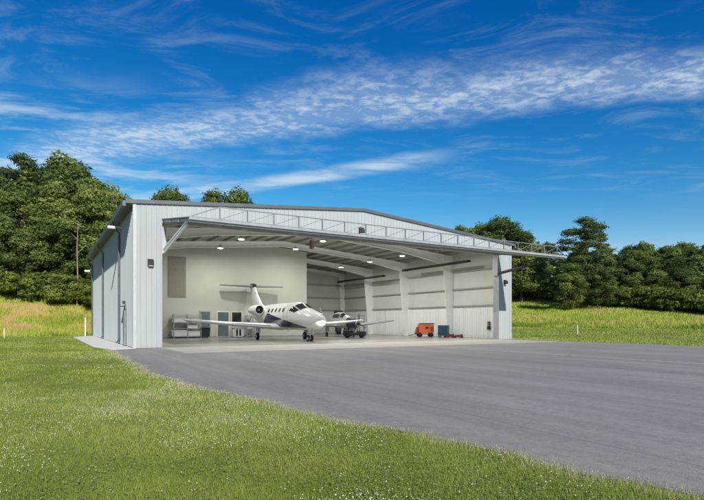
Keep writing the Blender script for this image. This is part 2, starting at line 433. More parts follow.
# side personnel door with hood
m = MB(); m.box(-.09,-.04,2.9,4.0,.06,2.45)
dr = hpart(m, 'side_door', M['gutter'])
m = MB(); m.box(-.13,-.092,3.0,3.9,.09,2.38); m2 = m.build('door_leaf', M['greysteel'], dr)
m = MB(); m.box(-.17,-.132,3.08,3.13,1.0,1.2); m.build('handle', M['chrome'], dr)
m = MB(); m.box(-.28,-.05,2.85,4.05,2.62,2.66); m.box(-.2,-.05,3.3,3.6,2.8,3.0); hpart(m, 'door_hood', M['dark'])
# outside lamps
def wall_pack(x, y, z, d, mat='dark', sz=.34):
    m = MB(); dx, dy = d
    px = -dy; 
    if dy: m.prism([(y-.03, z-sz*.6),(y-.26, z-sz*.5),(y-.28, z),(y-.10, z+sz*.6),(y-.03, z+sz*.6)], 'x', x-sz/2, x+sz/2)
    else:  m.prism([(x-.03, z-sz*.6),(x-.30, z-sz*.5),(x-.32, z),(x-.10, z+sz*.6),(x-.03, z+sz*.6)], 'y', y-sz/2, y+sz/2)
    o = hpart(m, 'wall_lamp', M[mat])
    m = MB()
    if dy: m.box(x-sz*.4, x+sz*.4, y-.25, y-.06, z-sz*.62-.02, z-sz*.6)
    else: m.box(x-.28, x-.06, y-sz*.4, y+sz*.4, z-sz*.62-.02, z-sz*.6)
    m.build('lens', M['bin'], o)
wall_pack(.95, 0, 5.25, (0,-1), sz=.34); wall_pack(31.98, 0, 5.3, (0,-1), sz=.34); wall_pack(16.2, 0, 8.62, (0,-1), sz=.4)
m = MB(); m.tube([(0,5.2,8.1),(-.35,5.2,8.15),(-.5,5.2,8.1)], .03, 6); m.bev(-.95,-.4,5.0,5.45,8.0,8.16,.03); hpart(m, 'flood_lamp', M['white'])
m = MB(); m.tube([(0,D-.3,7.3),(-.35,D-.3,7.35)], .03, 6); m.bev(-.85,-.3,D-.5,D-.1,7.2,7.38,.03); hpart(m, 'flood_lamp', M['white'])
# rigid frames
FY = [.95, 7.75, 15.5, 23.25, 30.65]
def flange(mb, pts, w, y, t=.025):
    for a, b in zip(pts[:-1], pts[1:]):
        mb.bar((a[0], y, a[1]), (b[0], y, b[1]), w, t)
for i, fy in enumerate(FY):
    big = 0 < i < 4
    dep = 1.15 if big else .7; base = .48 if big else .4
    zt = lambda x: roofz(x)-.30
    for s in (-1, 1):
        ox = .22 if s < 0 else W-.22
        inn = lambda d: ox - s*d
        poly = [(ox,.014),(inn(base),.014),(inn(dep), zt(ox)-dep*.92),(inn(dep), zt(inn(dep))),(ox, zt(ox))]
        m = MB(); m.prism(poly, 'y', fy-.012, fy+.012)
        flange(m, [poly[1], poly[2]], .28, fy); flange(m, [(ox,.014),(ox,zt(ox))], .28, fy)
        m.box(min(ox,inn(base))-.05, max(ox,inn(base))+.05, fy-.18, fy+.18, .012, .035)
        hpart(m, 'frame_column', M['frame'])
        # rafter half, haunched
        hx = inn(dep+.02); bot = [(hx, zt(hx)-dep*.90)]
        for fr in (.18,.38,.6,.8,1.0):
            x = hx+(W/2-hx)*fr; d = dep*.9*(1-fr*1.5) if fr < .38 else dep*.46
            d = max(d, (.52 if big else .4)); bot.append((x, zt(x)-d))
        topl = [(W/2, zt(W/2)), (hx, zt(hx))]
        poly = bot+topl
        m = MB(); m.prism(poly, 'y', fy-.012, fy+.012); flange(m, bot, .28, fy); flange(m, topl, .28, fy)
        hpart(m, 'frame_rafter', M['frame'])
# purlins
for k in range(1, 22):
    x = W*k/22
    m = MB(); z = roofz(x)-.055; m.box(x-.03, x+.03, .15, D-.2, z-.21, z); m.box(x-.03, x+.06, .15, D-.2, z-.225, z-.21)
    hpart(m, 'purlin', M['purlin'])
# right wall: liner panel below, insulation above, girts
m = MB(); corr(m, (W-.2,.62,0), (0,1,0), (-1,0,0), D-.8, lambda s: .014, lambda s: 3.2, .305, .03); hpart(m, 'wall_liner', M['liner'])
m = MB(); m.box(W-.16,W-.08,.1,D-.1,3.2,EH-.05); hpart(m, 'wall_insulation', M['insul'])
m = MB(); m.box(.08,.16,.1,D-.1,.02,EH-.05); hpart(m, 'wall_insulation', M['insul'])
m = MB(); m.prism([(.2,3.2),(W-.2,3.2),(W-.2,EH-.05),(W/2,EH+RISE-.06),(.2,EH-.05)], 'y', D-.16, D-.08)
hpart(m, 'wall_insulation', M['insul'])
m = MB(); corr(m, (W-.3,D-.2,0), (-1,0,0), (0,-1,0), W-.6, lambda s: .014, lambda s: 3.2); hpart(m, 'wall_liner', M['liner'])
for z in (3.28, 5.05, 6.85):
    m = MB()
    for a, b in zip([.5]+FY[1:], FY[1:]+[D]):
        if b-a > 1: m.box(W-.36, W-.162, a+.16, b-.16, z-.03, z+.03); m.box(W-.38,W-.362,a+.16,b-.16,z-.09,z+.03)
    hpart(m, 'girt', M['purlin'])
    m = MB(); m.box(.6, W-.6, D-.36, D-.17, z-.03, z+.03); m.box(.6, W-.6, D-.38, D-.362, z-.09, z+.03); hpart(m, 'girt', M['purlin'])
# office partition along the back left
OYF = 19.0
ow = MB(); ow.prism([(.4,.014),(20.85,.014),(20.85,roofz(20.85)-.29),(W/2,roofz(W/2)-.29),(.4,roofz(.4)-.29)], 'y', OYF, OYF+.16); ow.box(20.69, 20.85, OYF+.162, D-.4, .014, 8.3)
ow = hpart(ow, 'office_wall', M['office'])
m = MB(); m.box(5.75, 7.45, OYF-.06, OYF-.004, 4.05, 8.1); m.build('loft_shutter', M['olive'], ow)
m = MB(); m.box(.5, 20.85, OYF-.05, OYF-.003, .014, .14); m.build('baseboard', M['greysteel'], ow)
def opening(name, x0, x1, z0, z1, glass, fr='white'):
    m = MB(); b = .09
    m.box(x0-b, x0, OYF-.07, OYF-.003, z0, z1+b); m.box(x1, x1+b, OYF-.07, OYF-.003, z0, z1+b); m.box(x0, x1, OYF-.07, OYF-.003, z1, z1+b)
    if z0 > .2: m.box(x0, x1, OYF-.07, OYF-.003, z0-.001, z0+b)
    o = m.build(name, M[fr], ow)
    m = MB(); m.box(x0, x1, OYF-.04, OYF-.006, z0+(.09 if z0 > .2 else .0), z1-.002); q = m.build('pane', M[glass], ow)
    return o
def pxX(px):      # X on the partition plane seen along a ray of the survey
    k = (px-352)/508; return -4.56+(OYF+33.1)*(k*.8563+.5165)/(-k*.5165+.8563)
opening('office_door', pxX(200.5), pxX(209.5), .014, 2.62, 'blueglass', 'greysteel')
opening('office_door', pxX(217.5), pxX(228.5), .014, 2.62, 'blueglass')
opening('office_window', pxX(231.8), pxX(241.3), 1.45, 2.62, 'darkglass')
# the raised one-piece door
HY, HZ, EY, EZ = -.10, OZ-.04, -7.0, 6.82
dd = Vector((0, EY-HY, EZ-HZ)).normalized(); dn = Vector((0, -dd.z, dd.y)) 
if dn.z < 0: dn = -dn
def slab(mb, x0, x1, s0, s1, n0, n1):
    """box in the door's own frame: s along hinge->edge, n along its upward normal"""
    L = Vector((0,HY,HZ)); q = []
    for n in (n0, n1):
        for s, x in ((s0,x0),(s0,x1),(s1,x1),(s1,x0)):
            p = L+dd*s+dn*n; q.append((x, p.y, p.z))
    mb.add(q, [(0,3,2,1),(4,5,6,7),(0,1,5,4),(1,2,6,5),(2,3,7,6),(3,0,4,7)])
DL = Vector((0, EY-HY, EZ-HZ)).length
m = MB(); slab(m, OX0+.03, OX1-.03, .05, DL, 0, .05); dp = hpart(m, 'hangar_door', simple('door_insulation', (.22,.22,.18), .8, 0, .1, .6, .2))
m = MB()
for s in (.1, 2.3, 4.6, DL-.1): slab(m, OX0+.03, OX1-.03, s-.06, s+.06, -.16, -.004)
m.build('door_beam', M['greysteel'], dp)
m = MB(); n = 13
for k in range(n):
    x = OX0+.15+(OX1-OX0-.3)*k/(n-1); slab(m, x-.05, x+.05, .16, DL-.16, -.14, -.006)
m.build('door_stud', M['greysteel'], dp)
m = MB(); slab(m, OX0+.02, OX1-.02, DL+.002, DL+.08, -.05, .085); m.build('door_edge', M['greysteel'], dp)
m = MB(); slab(m, OX0+.02, OX1-.02, .02, DL, .053, .09); m.build('door_skin', M['ext'], dp)
# lattice truss standing on the outer edge
m = MB(); zt0, zt1 = EZ+.08, EZ+.74; ty = EY+.02
tx = [3.19+1.5*k for k in range(19)]
m.bar((tx[0],ty,zt1),(tx[-1],ty,zt1),.05); m.bar((OX0+.05,ty,zt0),(OX1-.05,ty,zt0),.08)
m.bar((OX0+.05,ty,zt0),(tx[0],ty,zt1),.05); m.bar((OX1-.05,ty,zt0),(tx[-1],ty,zt1),.05)
m.build('truss_chord', M['truss'], dp)
for x in tx: m = MB(); m.bar((x,ty,zt0+.04),(x,ty,zt1-.03),.06); m.build('truss_post', M['truss'], dp)
m = MB()
for a, b in zip(tx[:-1], tx[1:]): m.bar((a+.04,ty,zt0+.04),(b-.04,ty,zt1-.04),.03)
m.build('truss_brace', M['truss'], dp)
# hydraulic arms
for x, yb in ((OX0+.16, -6.0), (OX1-.16, -6.0)):
    a = Vector((x,-.1,6.05)); s = (-.1+0-yb)/abs(dd.y)
    b = Vector((x, yb, HZ+dd.z/abs(dd.y)*abs(yb-HY)-.22)); mid = a.lerp(b, .52)
    if x < 5:
        m = MB(); m.bar(a+Vector((0,0,.10)), b+Vector((0,0,.06)), .1); m.bar(a-Vector((0,0,.16)), b-Vector((0,0,.1)), .1)
        for q in range(9):
            p0 = a.lerp(b, q/9); p1 = a.lerp(b, (q+1)/9); m.bar(p0+Vector((0,0,.1 if q%2 else -.12)), p1+Vector((0,0,-.12 if q%2 else .1)), .06)
        m.build('lift_arm', M['white'], dp)
    else:
        m = MB(); m.tube([a, mid], .13, 10); m.build('lift_cylinder', M['dark'], dp, smooth=40)
        m = MB(); m.tube([mid, b], .06, 10); m.build('lift_rod', M['dark'], dp, smooth=40)
    m = MB(); m.box(x-.12, x+.12, -.12, .5, 5.85, 7.5); m.build('arm_bracket', M['greysteel'] , dp)
# radiant tube heaters hung in the right bays, electrical boxes
def heater(y0, y1, x, z, label):
    e = empty('tube_heater', (x, (y0+y1)/2, z)); L = (y1-y0)/2
    tag(e, label, 'heater', 'tube heaters hung along the right wall')
    m = MB(); m.tube([(0,-L,0),(0,L,0)], .07, 8); m.build('burner_tube', M['black'], e, smooth=40)
    m = MB(); m.prism([(-.30,-.05),(-.16,.14),(.16,.14),(.30,-.05),(.27,-.05),(.15,.115),(-.15,.115),(-.27,-.05)], 'y', -L, L); m.build('reflector', M['dark'], e)
    for s in (-.8, .8):
        m = MB(); m.tube([(0,L*s,.13),(0,L*s,roofz(x)-z-.05)], .012, 5); m.build('hanger', M['steel'], e)
    m = MB(); m.box(-.18,.18,L*.92,L+.35,-.12,.16); m.build('burner_box', M['copper'], e)
heater(3.0, 13.2, 30.4, 7.45, 'long dark tube heater hung above the orange cart, nearer the door opening')
heater(17.4, 28.2, 30.4, 7.15, 'dark tube heater hung in the farther bays near the back corner')
m = MB(); m.bev(W-.42, W-.24, 2.3, 2.62, .85, 1.25, .02); e = m.build('breaker_box', M['dark']); tag(e, 'small dark electrical box on the right liner wall near the front pier', 'electrical box')
m = MB(); m.bev(W-.40, W-.24, 2.32, 2.6, 1.32, 1.66, .02); e = m.build('control_box', M['gutter']); tag(e, 'small dark control box just above the electrical box on the right wall', 'control box')
# white vertical conduit on the right wall
m = MB(); m.tube([(W-.3,20.2,.02),(W-.3,20.2,3.1)], .06, 8); e = m.build('conduit', M['white']); tag(e, 'white vertical pipe on the far right wall between two columns', 'pipe')

# high bay lamps
names = {9.6:'left', 17.4:'middle', 26.5:'right'}
rows = {2.6:'nearest the door', 8.5:'in the second row back', 14.5:'in the third row back', 21.0:'deepest inside'}
proto = None
for y in rows:
    for x in names:
        if y > 20 and x < 20: continue
        z = roofz(x)-1.05
        if proto is None:
            lf = empty('high_bay_lamp')
            m = MB(); m.tube([(0,0,.0),(0,0,.04),(0,0,.16),(0,0,.28)], [.30,.28,.16,.08], 16); proto_h = m.build('lamp_housing', M['lightsteel'], lf, smooth=50)
            m = MB(); m.tube([(0,0,-.04),(0,0,-.005)], [.25,.27], 16); m.build('lens', M['lamp'], lf)
            m = MB(); m.tube([(0,0,.28),(0,0,.78)], .012, 5); m.build('cord', M['steel'], lf)
            proto = lf
        else: lf = copy_tree(proto)
        lf.location = (x, y, z)
        tag(lf, f'lit round ceiling lamp in the {names[x]} row of the hangar, {rows[y]}', 'ceiling lamp', 'high bay ceiling lamps')
        ld = bpy.data.lights.new('bay_light', 'AREA'); ld.shape = 'DISK'; ld.size = .7; ld.energy = 145; ld.color = (1,.97,.91)
        lo = bpy.data.objects.new('bay_light', ld); COL.objects.link(lo); lo.parent = lf; lo.location = (0,0,-.06)
# dark hoist hanging near the ridge
e = empty('ceiling_hoist', (14.6, 5.2, 8.1)); tag(e, 'small dark brown unit hanging on a rod under the roof near the ridge', 'hoist')
m = MB(); m.bev(-.16,.16,-.14,.14,-.35,.35,.04); m.build('housing', M['copper'], e)
m = MB(); m.tube([(0,0,.35),(0,0,1.75)], .025, 6); m.build('rod', M['dark'], e)

# ------------------------------------------------------------------ business jet
def interp_sec(st, x):
    for a, b in zip(st[:-1], st[1:]):
        if a[0] >= x >= b[0]:
            t = (a[0]-x)/(a[0]-b[0]); t2 = t
            return [a[i]*(1-t2)+b[i]*t2 for i in range(1, 5)]
    return list(st[0][1:] if x > st[0][0] else st[-1][1:])
def body_mesh(st, n=32, dense=6):
    """st: (x, zmid, ry, top, bottom) loft, smoothed"""
    xsn = []
    for a, b in zip(st[:-1], st[1:]):
        for k in range(dense): xsn.append(a[0]+(b[0]-a[0])*k/dense)
    xsn.append(st[-1][0])
    arr = np.array(st, float); X = arr[::-1,0]
    def cub(col, x):
        Y = arr[::-1,col]; d = np.gradient(Y, X); i = int(np.clip(np.searchsorted(X, x)-1, 0, len(X)-2))
        # monotone-ish hermite
        h = X[i+1]-X[i]; t = (x-X[i])/h; s = (Y[i+1]-Y[i])/h
        d0, d1 = d[i], d[i+1]
        if s == 0: d0 = d1 = 0
        else:
            d0 = np.clip(d0/s, 0, 3)*s; d1 = np.clip(d1/s, 0, 3)*s
        return float((2*t**3-3*t**2+1)*Y[i]+(t**3-2*t**2+t)*h*d0+(-2*t**3+3*t**2)*Y[i+1]+(t**3-t**2)*h*d1)
    def surf(x, th, off=0):
        zm, ry, tp, bt = (cub(c, x) for c in (1,2,3,4))
        c = math.cos(th); rz = (tp-zm) if c > 0 else (zm-bt)
        return Vector((x, (ry+off)*math.sin(th), zm+(rz+off)*c))
    m = MB(); m.smooth = True
    for x in xsn:
        for k in range(n): m.v.append(tuple(surf(x, 2*math.pi*k/n)))
    for i in range(len(xsn)-1):
        for k in range(n):
            a = i*n+k; b = i*n+(k+1)%n; m.f.append((a,b,b+n,a+n))
    m.f.append(tuple(range(n))); m.f.append(tuple(range((len(xsn)-1)*n, len(xsn)*n)))
    return m, surf
def patch(surf, xa, xb, ta, tb, off, n=8, xa2=None, xb2=None, m=None, oval=False):
    """a panel draped over the body: x from xa..xb, angle ta..tb; at tb the x range is xa2..xb2"""
    m = m or MB(); o = len(m.v); xa2 = xa if xa2 is None else xa2; xb2 = xb if xb2 is None else xb2
    if oval:
        m.v.append(tuple(surf((xa+xb)/2, (ta+tb)/2, off)))
        N = 16
        for k in range(N):
            t = 2*math.pi*k/N; cx = math.copysign(abs(math.cos(t))**.7, math.cos(t)); sx = math.copysign(abs(math.sin(t))**.7, math.sin(t))
            m.v.append(tuple(surf((xa+xb)/2+(xb-xa)/2*cx, (ta+tb)/2+(tb-ta)/2*sx, off)))
        for k in range(N): m.f.append((o, o+1+k, o+1+(k+1)%N))
        return m
    for i in range(n+1):
        v = i/n; t = ta+(tb-ta)*v; a = xa+(xa2-xa)*v; b = xb+(xb2-xb)*v
        for j in range(n+1): m.v.append(tuple(surf(a+(b-a)*j/n, t, off)))
    for i in range(n):
        for j in range(n):
            q = o+i*(n+1)+j; m.f.append((q,q+1,q+n+2,q+n+1))
    return m
def wing(m, secs, n=12):
    """secs: (leading point, chord, thickness) list; airfoil lying in x; normal axis z (or y for fins when ax='y')"""
    o = len(m.v); prof = []
    for k in range(n+1):
        u = (1-math.cos(math.pi*k/n))/2; prof.append((u, .5*(2.97*math.sqrt(u)-1.26*u-3.52*u*u+2.84*u**3-1.02*u**4)))
    loop = [(u, t) for u, t in prof]+[(u, -t*.7) for u, t in prof[-2:0:-1]]
    N = len(loop)
    for (p, ch, th, ax) in secs:
        for u, t in loop:
            q = Vector(p)-Vector((ch*u,0,0)); d = t*th*2.0
            if ax == 'z': q.z += d
            else: q.y += d
            m.v.append(tuple(q))
    for i in range(len(secs)-1):
        for k in range(N):
            a = o+i*N+k; b = o+i*N+(k+1)%N; m.f.append((a,b,b+N,a+N))
    m.f.append(tuple(o+k for k in range(N))); m.f.append(tuple(o+(len(secs)-1)*N+k for k in range(N)))
def wheel_gear(parent, x, y, ztop, r=.3, w=.18, twin=False, mat='lightsteel'):
    g = MB(); g.tube([(x,y,r*1.0),(x+.02,y,ztop)], [.06,.08], 8); g.bar((x,y,r*1.5),(x-.45,y,ztop),.05)
    g.tube([(x,y-.16 if twin else y-.1,r),(x,y+.16 if twin else y+.1,r)], .05, 8)
    lg = g.build('landing_gear', M[mat], parent, smooth=40)
    for yy in ((y-.15, y+.15) if twin else (y,)):
        m = MB(); m.tube([(x,yy-w/2,r),(x,yy-w*.35,r),(x,yy+w*.35,r),(x,yy+w/2,r)], [r*.86,r,r,r*.86], 20); t = m.build('wheel', M['black'], lg, smooth=50)
        m = MB(); m.tube([(x,yy-w/2-.01,r),(x,yy+w/2+.01,r)], r*.45, 14); m.build('rim', M['steel'], lg, smooth=50)
    m = MB(); m.box(x-.4,x+.35,y+.14,y+.16,r+.28,ztop-.05); m.build('gear_door', M['white'], lg)

jet = empty('business_jet', (13.85, 9.8, .014), R(-91))
tag(jet, 'white business jet with navy blue sweep, nose out of the hangar', 'jet')
ST = [(8.3,1.62,.03,1.65,1.59),(8.15,1.62,.30,1.90,1.34),(7.7,1.66,.58,2.18,1.12),(6.9,1.74,.84,2.44,.98),(6.1,1.82,.98,2.64,.94),
      (5.3,1.92,1.03,2.86,.93),(4.5,2.02,1.08,3.20,.92),(3.6,2.06,1.10,3.30,.92),(2.0,2.06,1.10,3.28,.92),(-1.0,2.08,1.10,3.28,.92),
      (-3.0,2.14,1.06,3.24,1.02),(-5.0,2.32,.84,3.12,1.42),(-7.0,2.58,.45,3.0,2.05),(-8.4,2.75,.10,2.86,2.62)]
bm_, surf = body_mesh(ST); fus = bm_.build('fuselage', M['jet'], jet); 
m = MB()
for s in (-1, 1):
    patch(surf, 5.72, 4.72, s*R(4), s*R(40), .012, 8, 5.62, 4.55, m)
m.build('windshield', M['darkglass'], jet, smooth=True)
for s in (-1, 1):
    m = patch(surf, 5.5, 4.35, s*R(44), s*R(68), .012, 8, 5.0, 4.0); m.build('side_windshield', M['darkglass'], jet, smooth=True)
    for k in range(5):
        x = 2.75-k*.86; m = patch(surf, x-.19, x+.19, s*R(53), s*R(72), .010, oval=True); m.build('cabin_window', M['darkglass'], jet)
m = patch(surf, 3.75, 3.70, -R(30), -R(110), .012, 10, m=None); patch(surf, 3.05, 3.0, -R(30), -R(110), .012, 10, m=m); m.build('door_outline', M['greysteel'], jet)
# wings
for s in (-1, 1):
    m = MB(); m.smooth = False
    wing(m, [((1.6,s*.3,1.12),2.9,.36,'z'),((1.25,s*1.4,1.17),2.45,.30,'z'),((.75,s*5.0,1.42),1.75,.2,'z'),((.35,s*8.3,1.72),1.05,.11,'z'),((.1,s*8.6,1.76),.7,.06,'z')])
    w_ = m.build('wing', M['white'], jet, smooth=35)
    m = MB(); wing(m, [((1.27,s*1.5,1.172),.16,.12,'z'),((.38,s*8.28,1.722),.10,.06,'z')], 6); m.build('leading_edge', M['chrome'], w_, smooth=35)
    # engine
    m = MB(); m.smooth = True; ez, ey = 2.72, s*1.45
    rs = [(-1.85,.37),(-1.8,.41),(-1.95,.455),(-2.5,.48),(-3.3,.45),(-4.0,.36),(-4.2,.31)]
    m.tube([(x,ey,ez) for x, r in rs], [r for x, r in rs], 24, cap=False); en = m.build('engine_nacelle', M['white'], jet, smooth=True)
    m = MB(); m.tube([(-2.08,ey,ez),(-2.1,ey,ez)], [.385,.385], 24); m.build('intake_fan', M['black'], en)
    m = MB(); m.tube([(-1.79,ey,ez),(-1.9,ey,ez),(-2.1,ey,ez)], [.405,.372,.385], 24, cap=False); m.build('intake_ring', M['dark'], en, smooth=True)
    m = MB(); m.tube([(-1.95,ey,ez),(-2.07,ey,ez)], [.02,.1], 12); m.build('spinner', M['steel'], en, smooth=True)
    m = MB(); wing(m, [((-2.3,s*.6,ez-.12),1.5,.2,'z'),((-2.3,s*1.1,ez-.02),1.4,.16,'z')]); m.build('pylon', M['white'], en, smooth=35)
    # tailplane
    m = MB(); wing(m, [((-7.35,0,5.28),1.35,.15,'z'),((-7.75,s*3.35,5.34),.75,.07,'z')]); m.build('tailplane', M['tailshade'], jet, smooth=35)
    wheel_gear(jet, 0, s*2.3, 1.3, .33, .2)
wheel_gear(jet, 5.95, 0, 1.1, .27, .14, twin=True)
m = MB(); wing(m, [((-3.7,0,2.95),3.6,.12,'y'),((-5.2,0,3.35),2.7,.26,'y'),((-6.4,0,4.3),2.1,.22,'y'),((-7.3,0,5.32),1.55,.17,'y')]); fin = m.build('tail_fin', M['white'], jet, smooth=35)
m = MB(); m.tube([(-7.0,0,5.33),(-7.35,0,5.35),(-8.2,0,5.38),(-9.0,0,5.36)], [.06,.22,.24,.05], 12); m.build('tail_bullet', M['dark'], fin, smooth=True)
m = MB(); m.tube([(-6.9,-.13,4.45),(-6.9,.13,4.45)], .2, 18); m.build('tail_emblem', M['greysteel'], fin)
m = MB(); m.tube([(-7.1,-.12,3.6),(-7.1,.12,3.6)], .0001, 3); 

# ------------------------------------------------------------------ second, smaller aeroplane behind the jet's nose
ap2 = empty('propeller_plane', (23.2, 15.6, .014), R(-90))
tag(ap2, 'small grey low-wing propeller plane parked behind the jet nose', 'aeroplane')
ST2 = [(3.9,1.45,.30,1.78,1.12),(3.4,1.48,.50,1.98,1.0),(2.4,1.52,.58,2.1,.95),(1.7,1.55,.60,2.3,.93),(.9,1.58,.62,2.62,.93),(-.3,1.60,.62,2.66,.95),(-1.5,1.62,.5,2.4,1.05),(-3.2,1.7,.27,2.02,1.4),(-5.0,1.8,.1,1.95,1.68)]
bm_, sf2 = body_mesh(ST2, 24, 5); bm_.build('fuselage', M['steel'], ap2)
m = patch(sf2, 3.88, 2.3, 0, 2*math.pi, .015, 24); m.build('cowling', M['dark'], ap2, smooth=True)
for s in (-1, 1):
    m = patch(sf2, 1.55, .98, s*R(5), s*R(58), .012, 8); m.build('windshield', M['darkglass'], ap2, smooth=True)
    m = patch(sf2, .8, -.6, s*R(38), s*R(66), .012, 8); m.build('side_window', M['darkglass'], ap2, smooth=True)
    m = MB(); wing(m, [((1.1,s*.3,1.15),1.7,.24,'z'),((.9,s*3.0,1.33),1.45,.19,'z'),((.65,s*7.0,1.74),1.0,.09,'z')]); m.build('wing', M['greysteel'], ap2, smooth=35)
    m = MB(); wing(m, [((-4.2,0,1.86),.95,.09,'z'),((-4.4,s*1.9,1.88),.65,.06,'z')]); m.build('tailplane', M['white'], ap2, smooth=35)
    wheel_gear(ap2, -.1, s*1.55, 1.15, .25, .15, mat='greysteel')
wheel_gear(ap2, 3.0, 0, 1.1, .22, .13, mat='greysteel')
m = MB(); wing(m, [((-3.5,0,1.95),1.5,.1,'y'),((-4.55,0,3.3),.75,.07,'y')]); m.build('tail_fin', M['steel'], ap2, smooth=35)
m = MB(); m.tube([(4.3,0,1.45),(4.15,0,1.45),(3.92,0,1.45)], [.03,.14,.22], 14); sp_ = m.build('spinner', M['dark'], ap2, smooth=True)
for k in range(3):
    a = math.radians(90+120*k); m = MB(); d = Vector((0, math.cos(a), math.sin(a)))
    c0 = Vector((4.05,0,1.45)); m.bar(c0+d*.12, c0+d*.55, .13, .03); m.bar(c0+d*.55, c0+d*1.0, .11, .02); m.build('propeller_blade', M['black'], ap2)

# ------------------------------------------------------------------ things on the hangar floor
def wheels(parent, pts, r=.18, w=.1, ax='y', mat='black'):
    for x, y in pts:
        m = MB()
        d = Vector((0,w/2,0)) if ax == 'y' else Vector((w/2,0,0)); c = Vector((x,y,r)); m.tube([c-d, c-d*.7, c+d*.7, c+d], [r*.88,r,r,r*.88], 16); m.build('wheel', M[mat], parent, smooth=50)
# orange ground power cart, long side toward the doors
e = empty('power_cart', (30.35, 9.5, .014), R(-28)); tag(e, 'orange wheeled ground power cart with raised hood by the right wall', 'cart')
m = MB(); m.bev(-.80,.82,-.5,.5,.42,1.32,.07); b = m.build('body', M['orange'], e)
m = MB(); m.prism([(-.84,1.345),(.86,1.345),(.80,1.47),(-.55,1.47)], 'y', -.52, .52); m.build('hood', M['copper'], e)
m = MB(); m.prism([(-1.12,.34),(-.83,.34),(-.83,1.08),(-.95,1.05)], 'y', -.44, .44); m.build('nose_cowl', M['red'], e)
m = MB(); m.box(-1.1,.85,-.4,.4,.26,.34); m.build('chassis', M['dark'], e)
m = MB(); m.box(-.1,.22,-.53,-.502,.86,1.1); m.build('gauge_panel', M['dark'], e)
for k in range(5): m = MB(); m.box(.4,.74,-.515,-.503,.6+k*.1,.65+k*.1); m.build('louver', M['copper'], e)
m = MB(); m.tube([(-1.1,0,.3),(-1.7,0,.16),(-1.85,0,.16)], .035, 6); m.build('tow_bar', M['dark'], e)
wheels(e, [(-.65,-.46),(.55,-.46),(-.65,.46),(.55,.46)], .22, .13)
# teal tool cabinet
e = empty('tool_cabinet', (31.0, 7.35, .014), R(-60)); tag(e, 'dark teal rolling tool cabinet standing beside a white column base', 'cabinet')
m = MB(); m.bev(-.52,.52,-.33,.33,.15,1.18,.025); m.build('body', M['teal'], e)
for k in range(5): m = MB(); m.box(-.46,.46,-.35,-.332,.2+k*.19,.36+k*.19); d = m.build('drawer', M['teal'], e); m = MB(); m.box(-.4,.4,-.375,-.352,.325+k*.19,.345+k*.19); m.build('handle', M['dark'], d)
m = MB(); m.bev(-.54,.54,-.35,.35,1.182,1.24,.02); m.build('top', M['dark'], e)
wheels(e, [(-.42,-.25),(.42,-.25),(-.42,.25),(.42,.25)], .07, .04)
# red floor jacks
e0 = None
for x, y, rz, lb in ((30.7,6.15,-50,'dark red floor jack with upright handle, next to the teal cabinet'), (30.8,4.95,-20,'dark red floor jack nearest the right pier, low handle')):
    e = empty('floor_jack', (x,y,.014), R(rz)); tag(e, lb, 'jack', 'red floor jacks')
    m = MB(); m.prism([(-.55,.08),(.45,.08),(.5,.2),(.1,.33),(-.5,.25)], 'y', -.17, .17); m.build('body', M['red'], e)
    m = MB(); m.tube([(.38,0,.2),(.38,0,.36)], .1, 12); m.build('saddle', M['dark'], e)
    hz = 1.05 if 'upright' in lb else .5
    m = MB(); m.tube([(-.45,0,.22),(-.45-(.25 if hz > 1 else .75),0,hz)], .02, 6); m.build('handle', M['dark'], e)
    wheels(e, [(-.42,-.2),(.35,-.2),(-.42,.2),(.35,.2)], .09, .05)
# black tow tractor between the aeroplanes
e = empty('tow_tractor', (21.9, 10.3, .014), R(-35)); tag(e, 'low black aircraft tow tractor parked right of the jet nose under a wing', 'tractor')
m = MB(); m.prism([(-1.1,.26),(1.15,.26),(1.2,.62),(.35,.70),(.1,.52),(-.45,.52),(-.55,.74),(-1.1,.74)], 'y', -.55, .55); m.build('body', M['dark'], e)
m = MB(); m.bev(-.62,-.5,-.35,.35,.76,1.12,.03); m.build('backrest', M['black'], e)
m = MB(); m.bev(-.5,-.02,-.33,.33,.56,.68,.03); m.build('seat', M['black'], e)
m = MB(); m.tube([(.32,0,.66),(.12,0,.98)], .025, 6); sw = m.build('steering_column', M['dark'], e)
m = MB(); m.tube([(.14,0,.95),(.11,0,.98)], .17, 14); m.build('steering_wheel', M['black'], sw)
m = MB(); m.box(1.21,1.4,-.12,.12,.3,.42); m.build('hitch', M['steel'], e)
wheels(e, [(-.7,-.52),(.75,-.52),(-.7,.52),(.75,.52)], .27, .2)
# drum barrels and a crate cluster further back
for x, y, lb in ((27.9,24.0,'black steel drum standing deep inside near the back wall'), (28.7,23.6,'second black steel drum, right of the first, near the back wall')):
    e = MB(); z0 = .014
    e.tube([(x,y,z0),(x,y,z0+.05),(x,y,.30),(x,y,.32),(x,y,.34),(x,y,.6),(x,y,.62),(x,y,.64),(x,y,.86),(x,y,.9)], [.3,.29,.29,.305,.29,.29,.305,.29,.29,.3], 18)
    o = e.build('steel_drum', M['dark'], smooth=40); tag(o, lb, 'drum', 'steel drums at the back')
e = empty('work_stand', (28.6, 20.3, .014), R(10)); tag(e, 'dark rolling maintenance stand with steps beyond the wing tip', 'work stand')
for sx in (-.5,.5):
    for sy in (-.4,.4): m = MB(); m.bar((sx*1.1,sy*1.1,.12),(sx,sy,1.5),.05); m.build('leg', M['dark'], e)
m = MB(); m.box(-.6,.6,-.5,.5,1.5,1.56); m.build('platform', M['dark'], e)
for k in range(4): m = MB(); m.box(-.95+k*.1,-.62+k*.1-.1,-.3,.3,.3+k*.33,.33+k*.33); m.build('step', M['greysteel'], e)
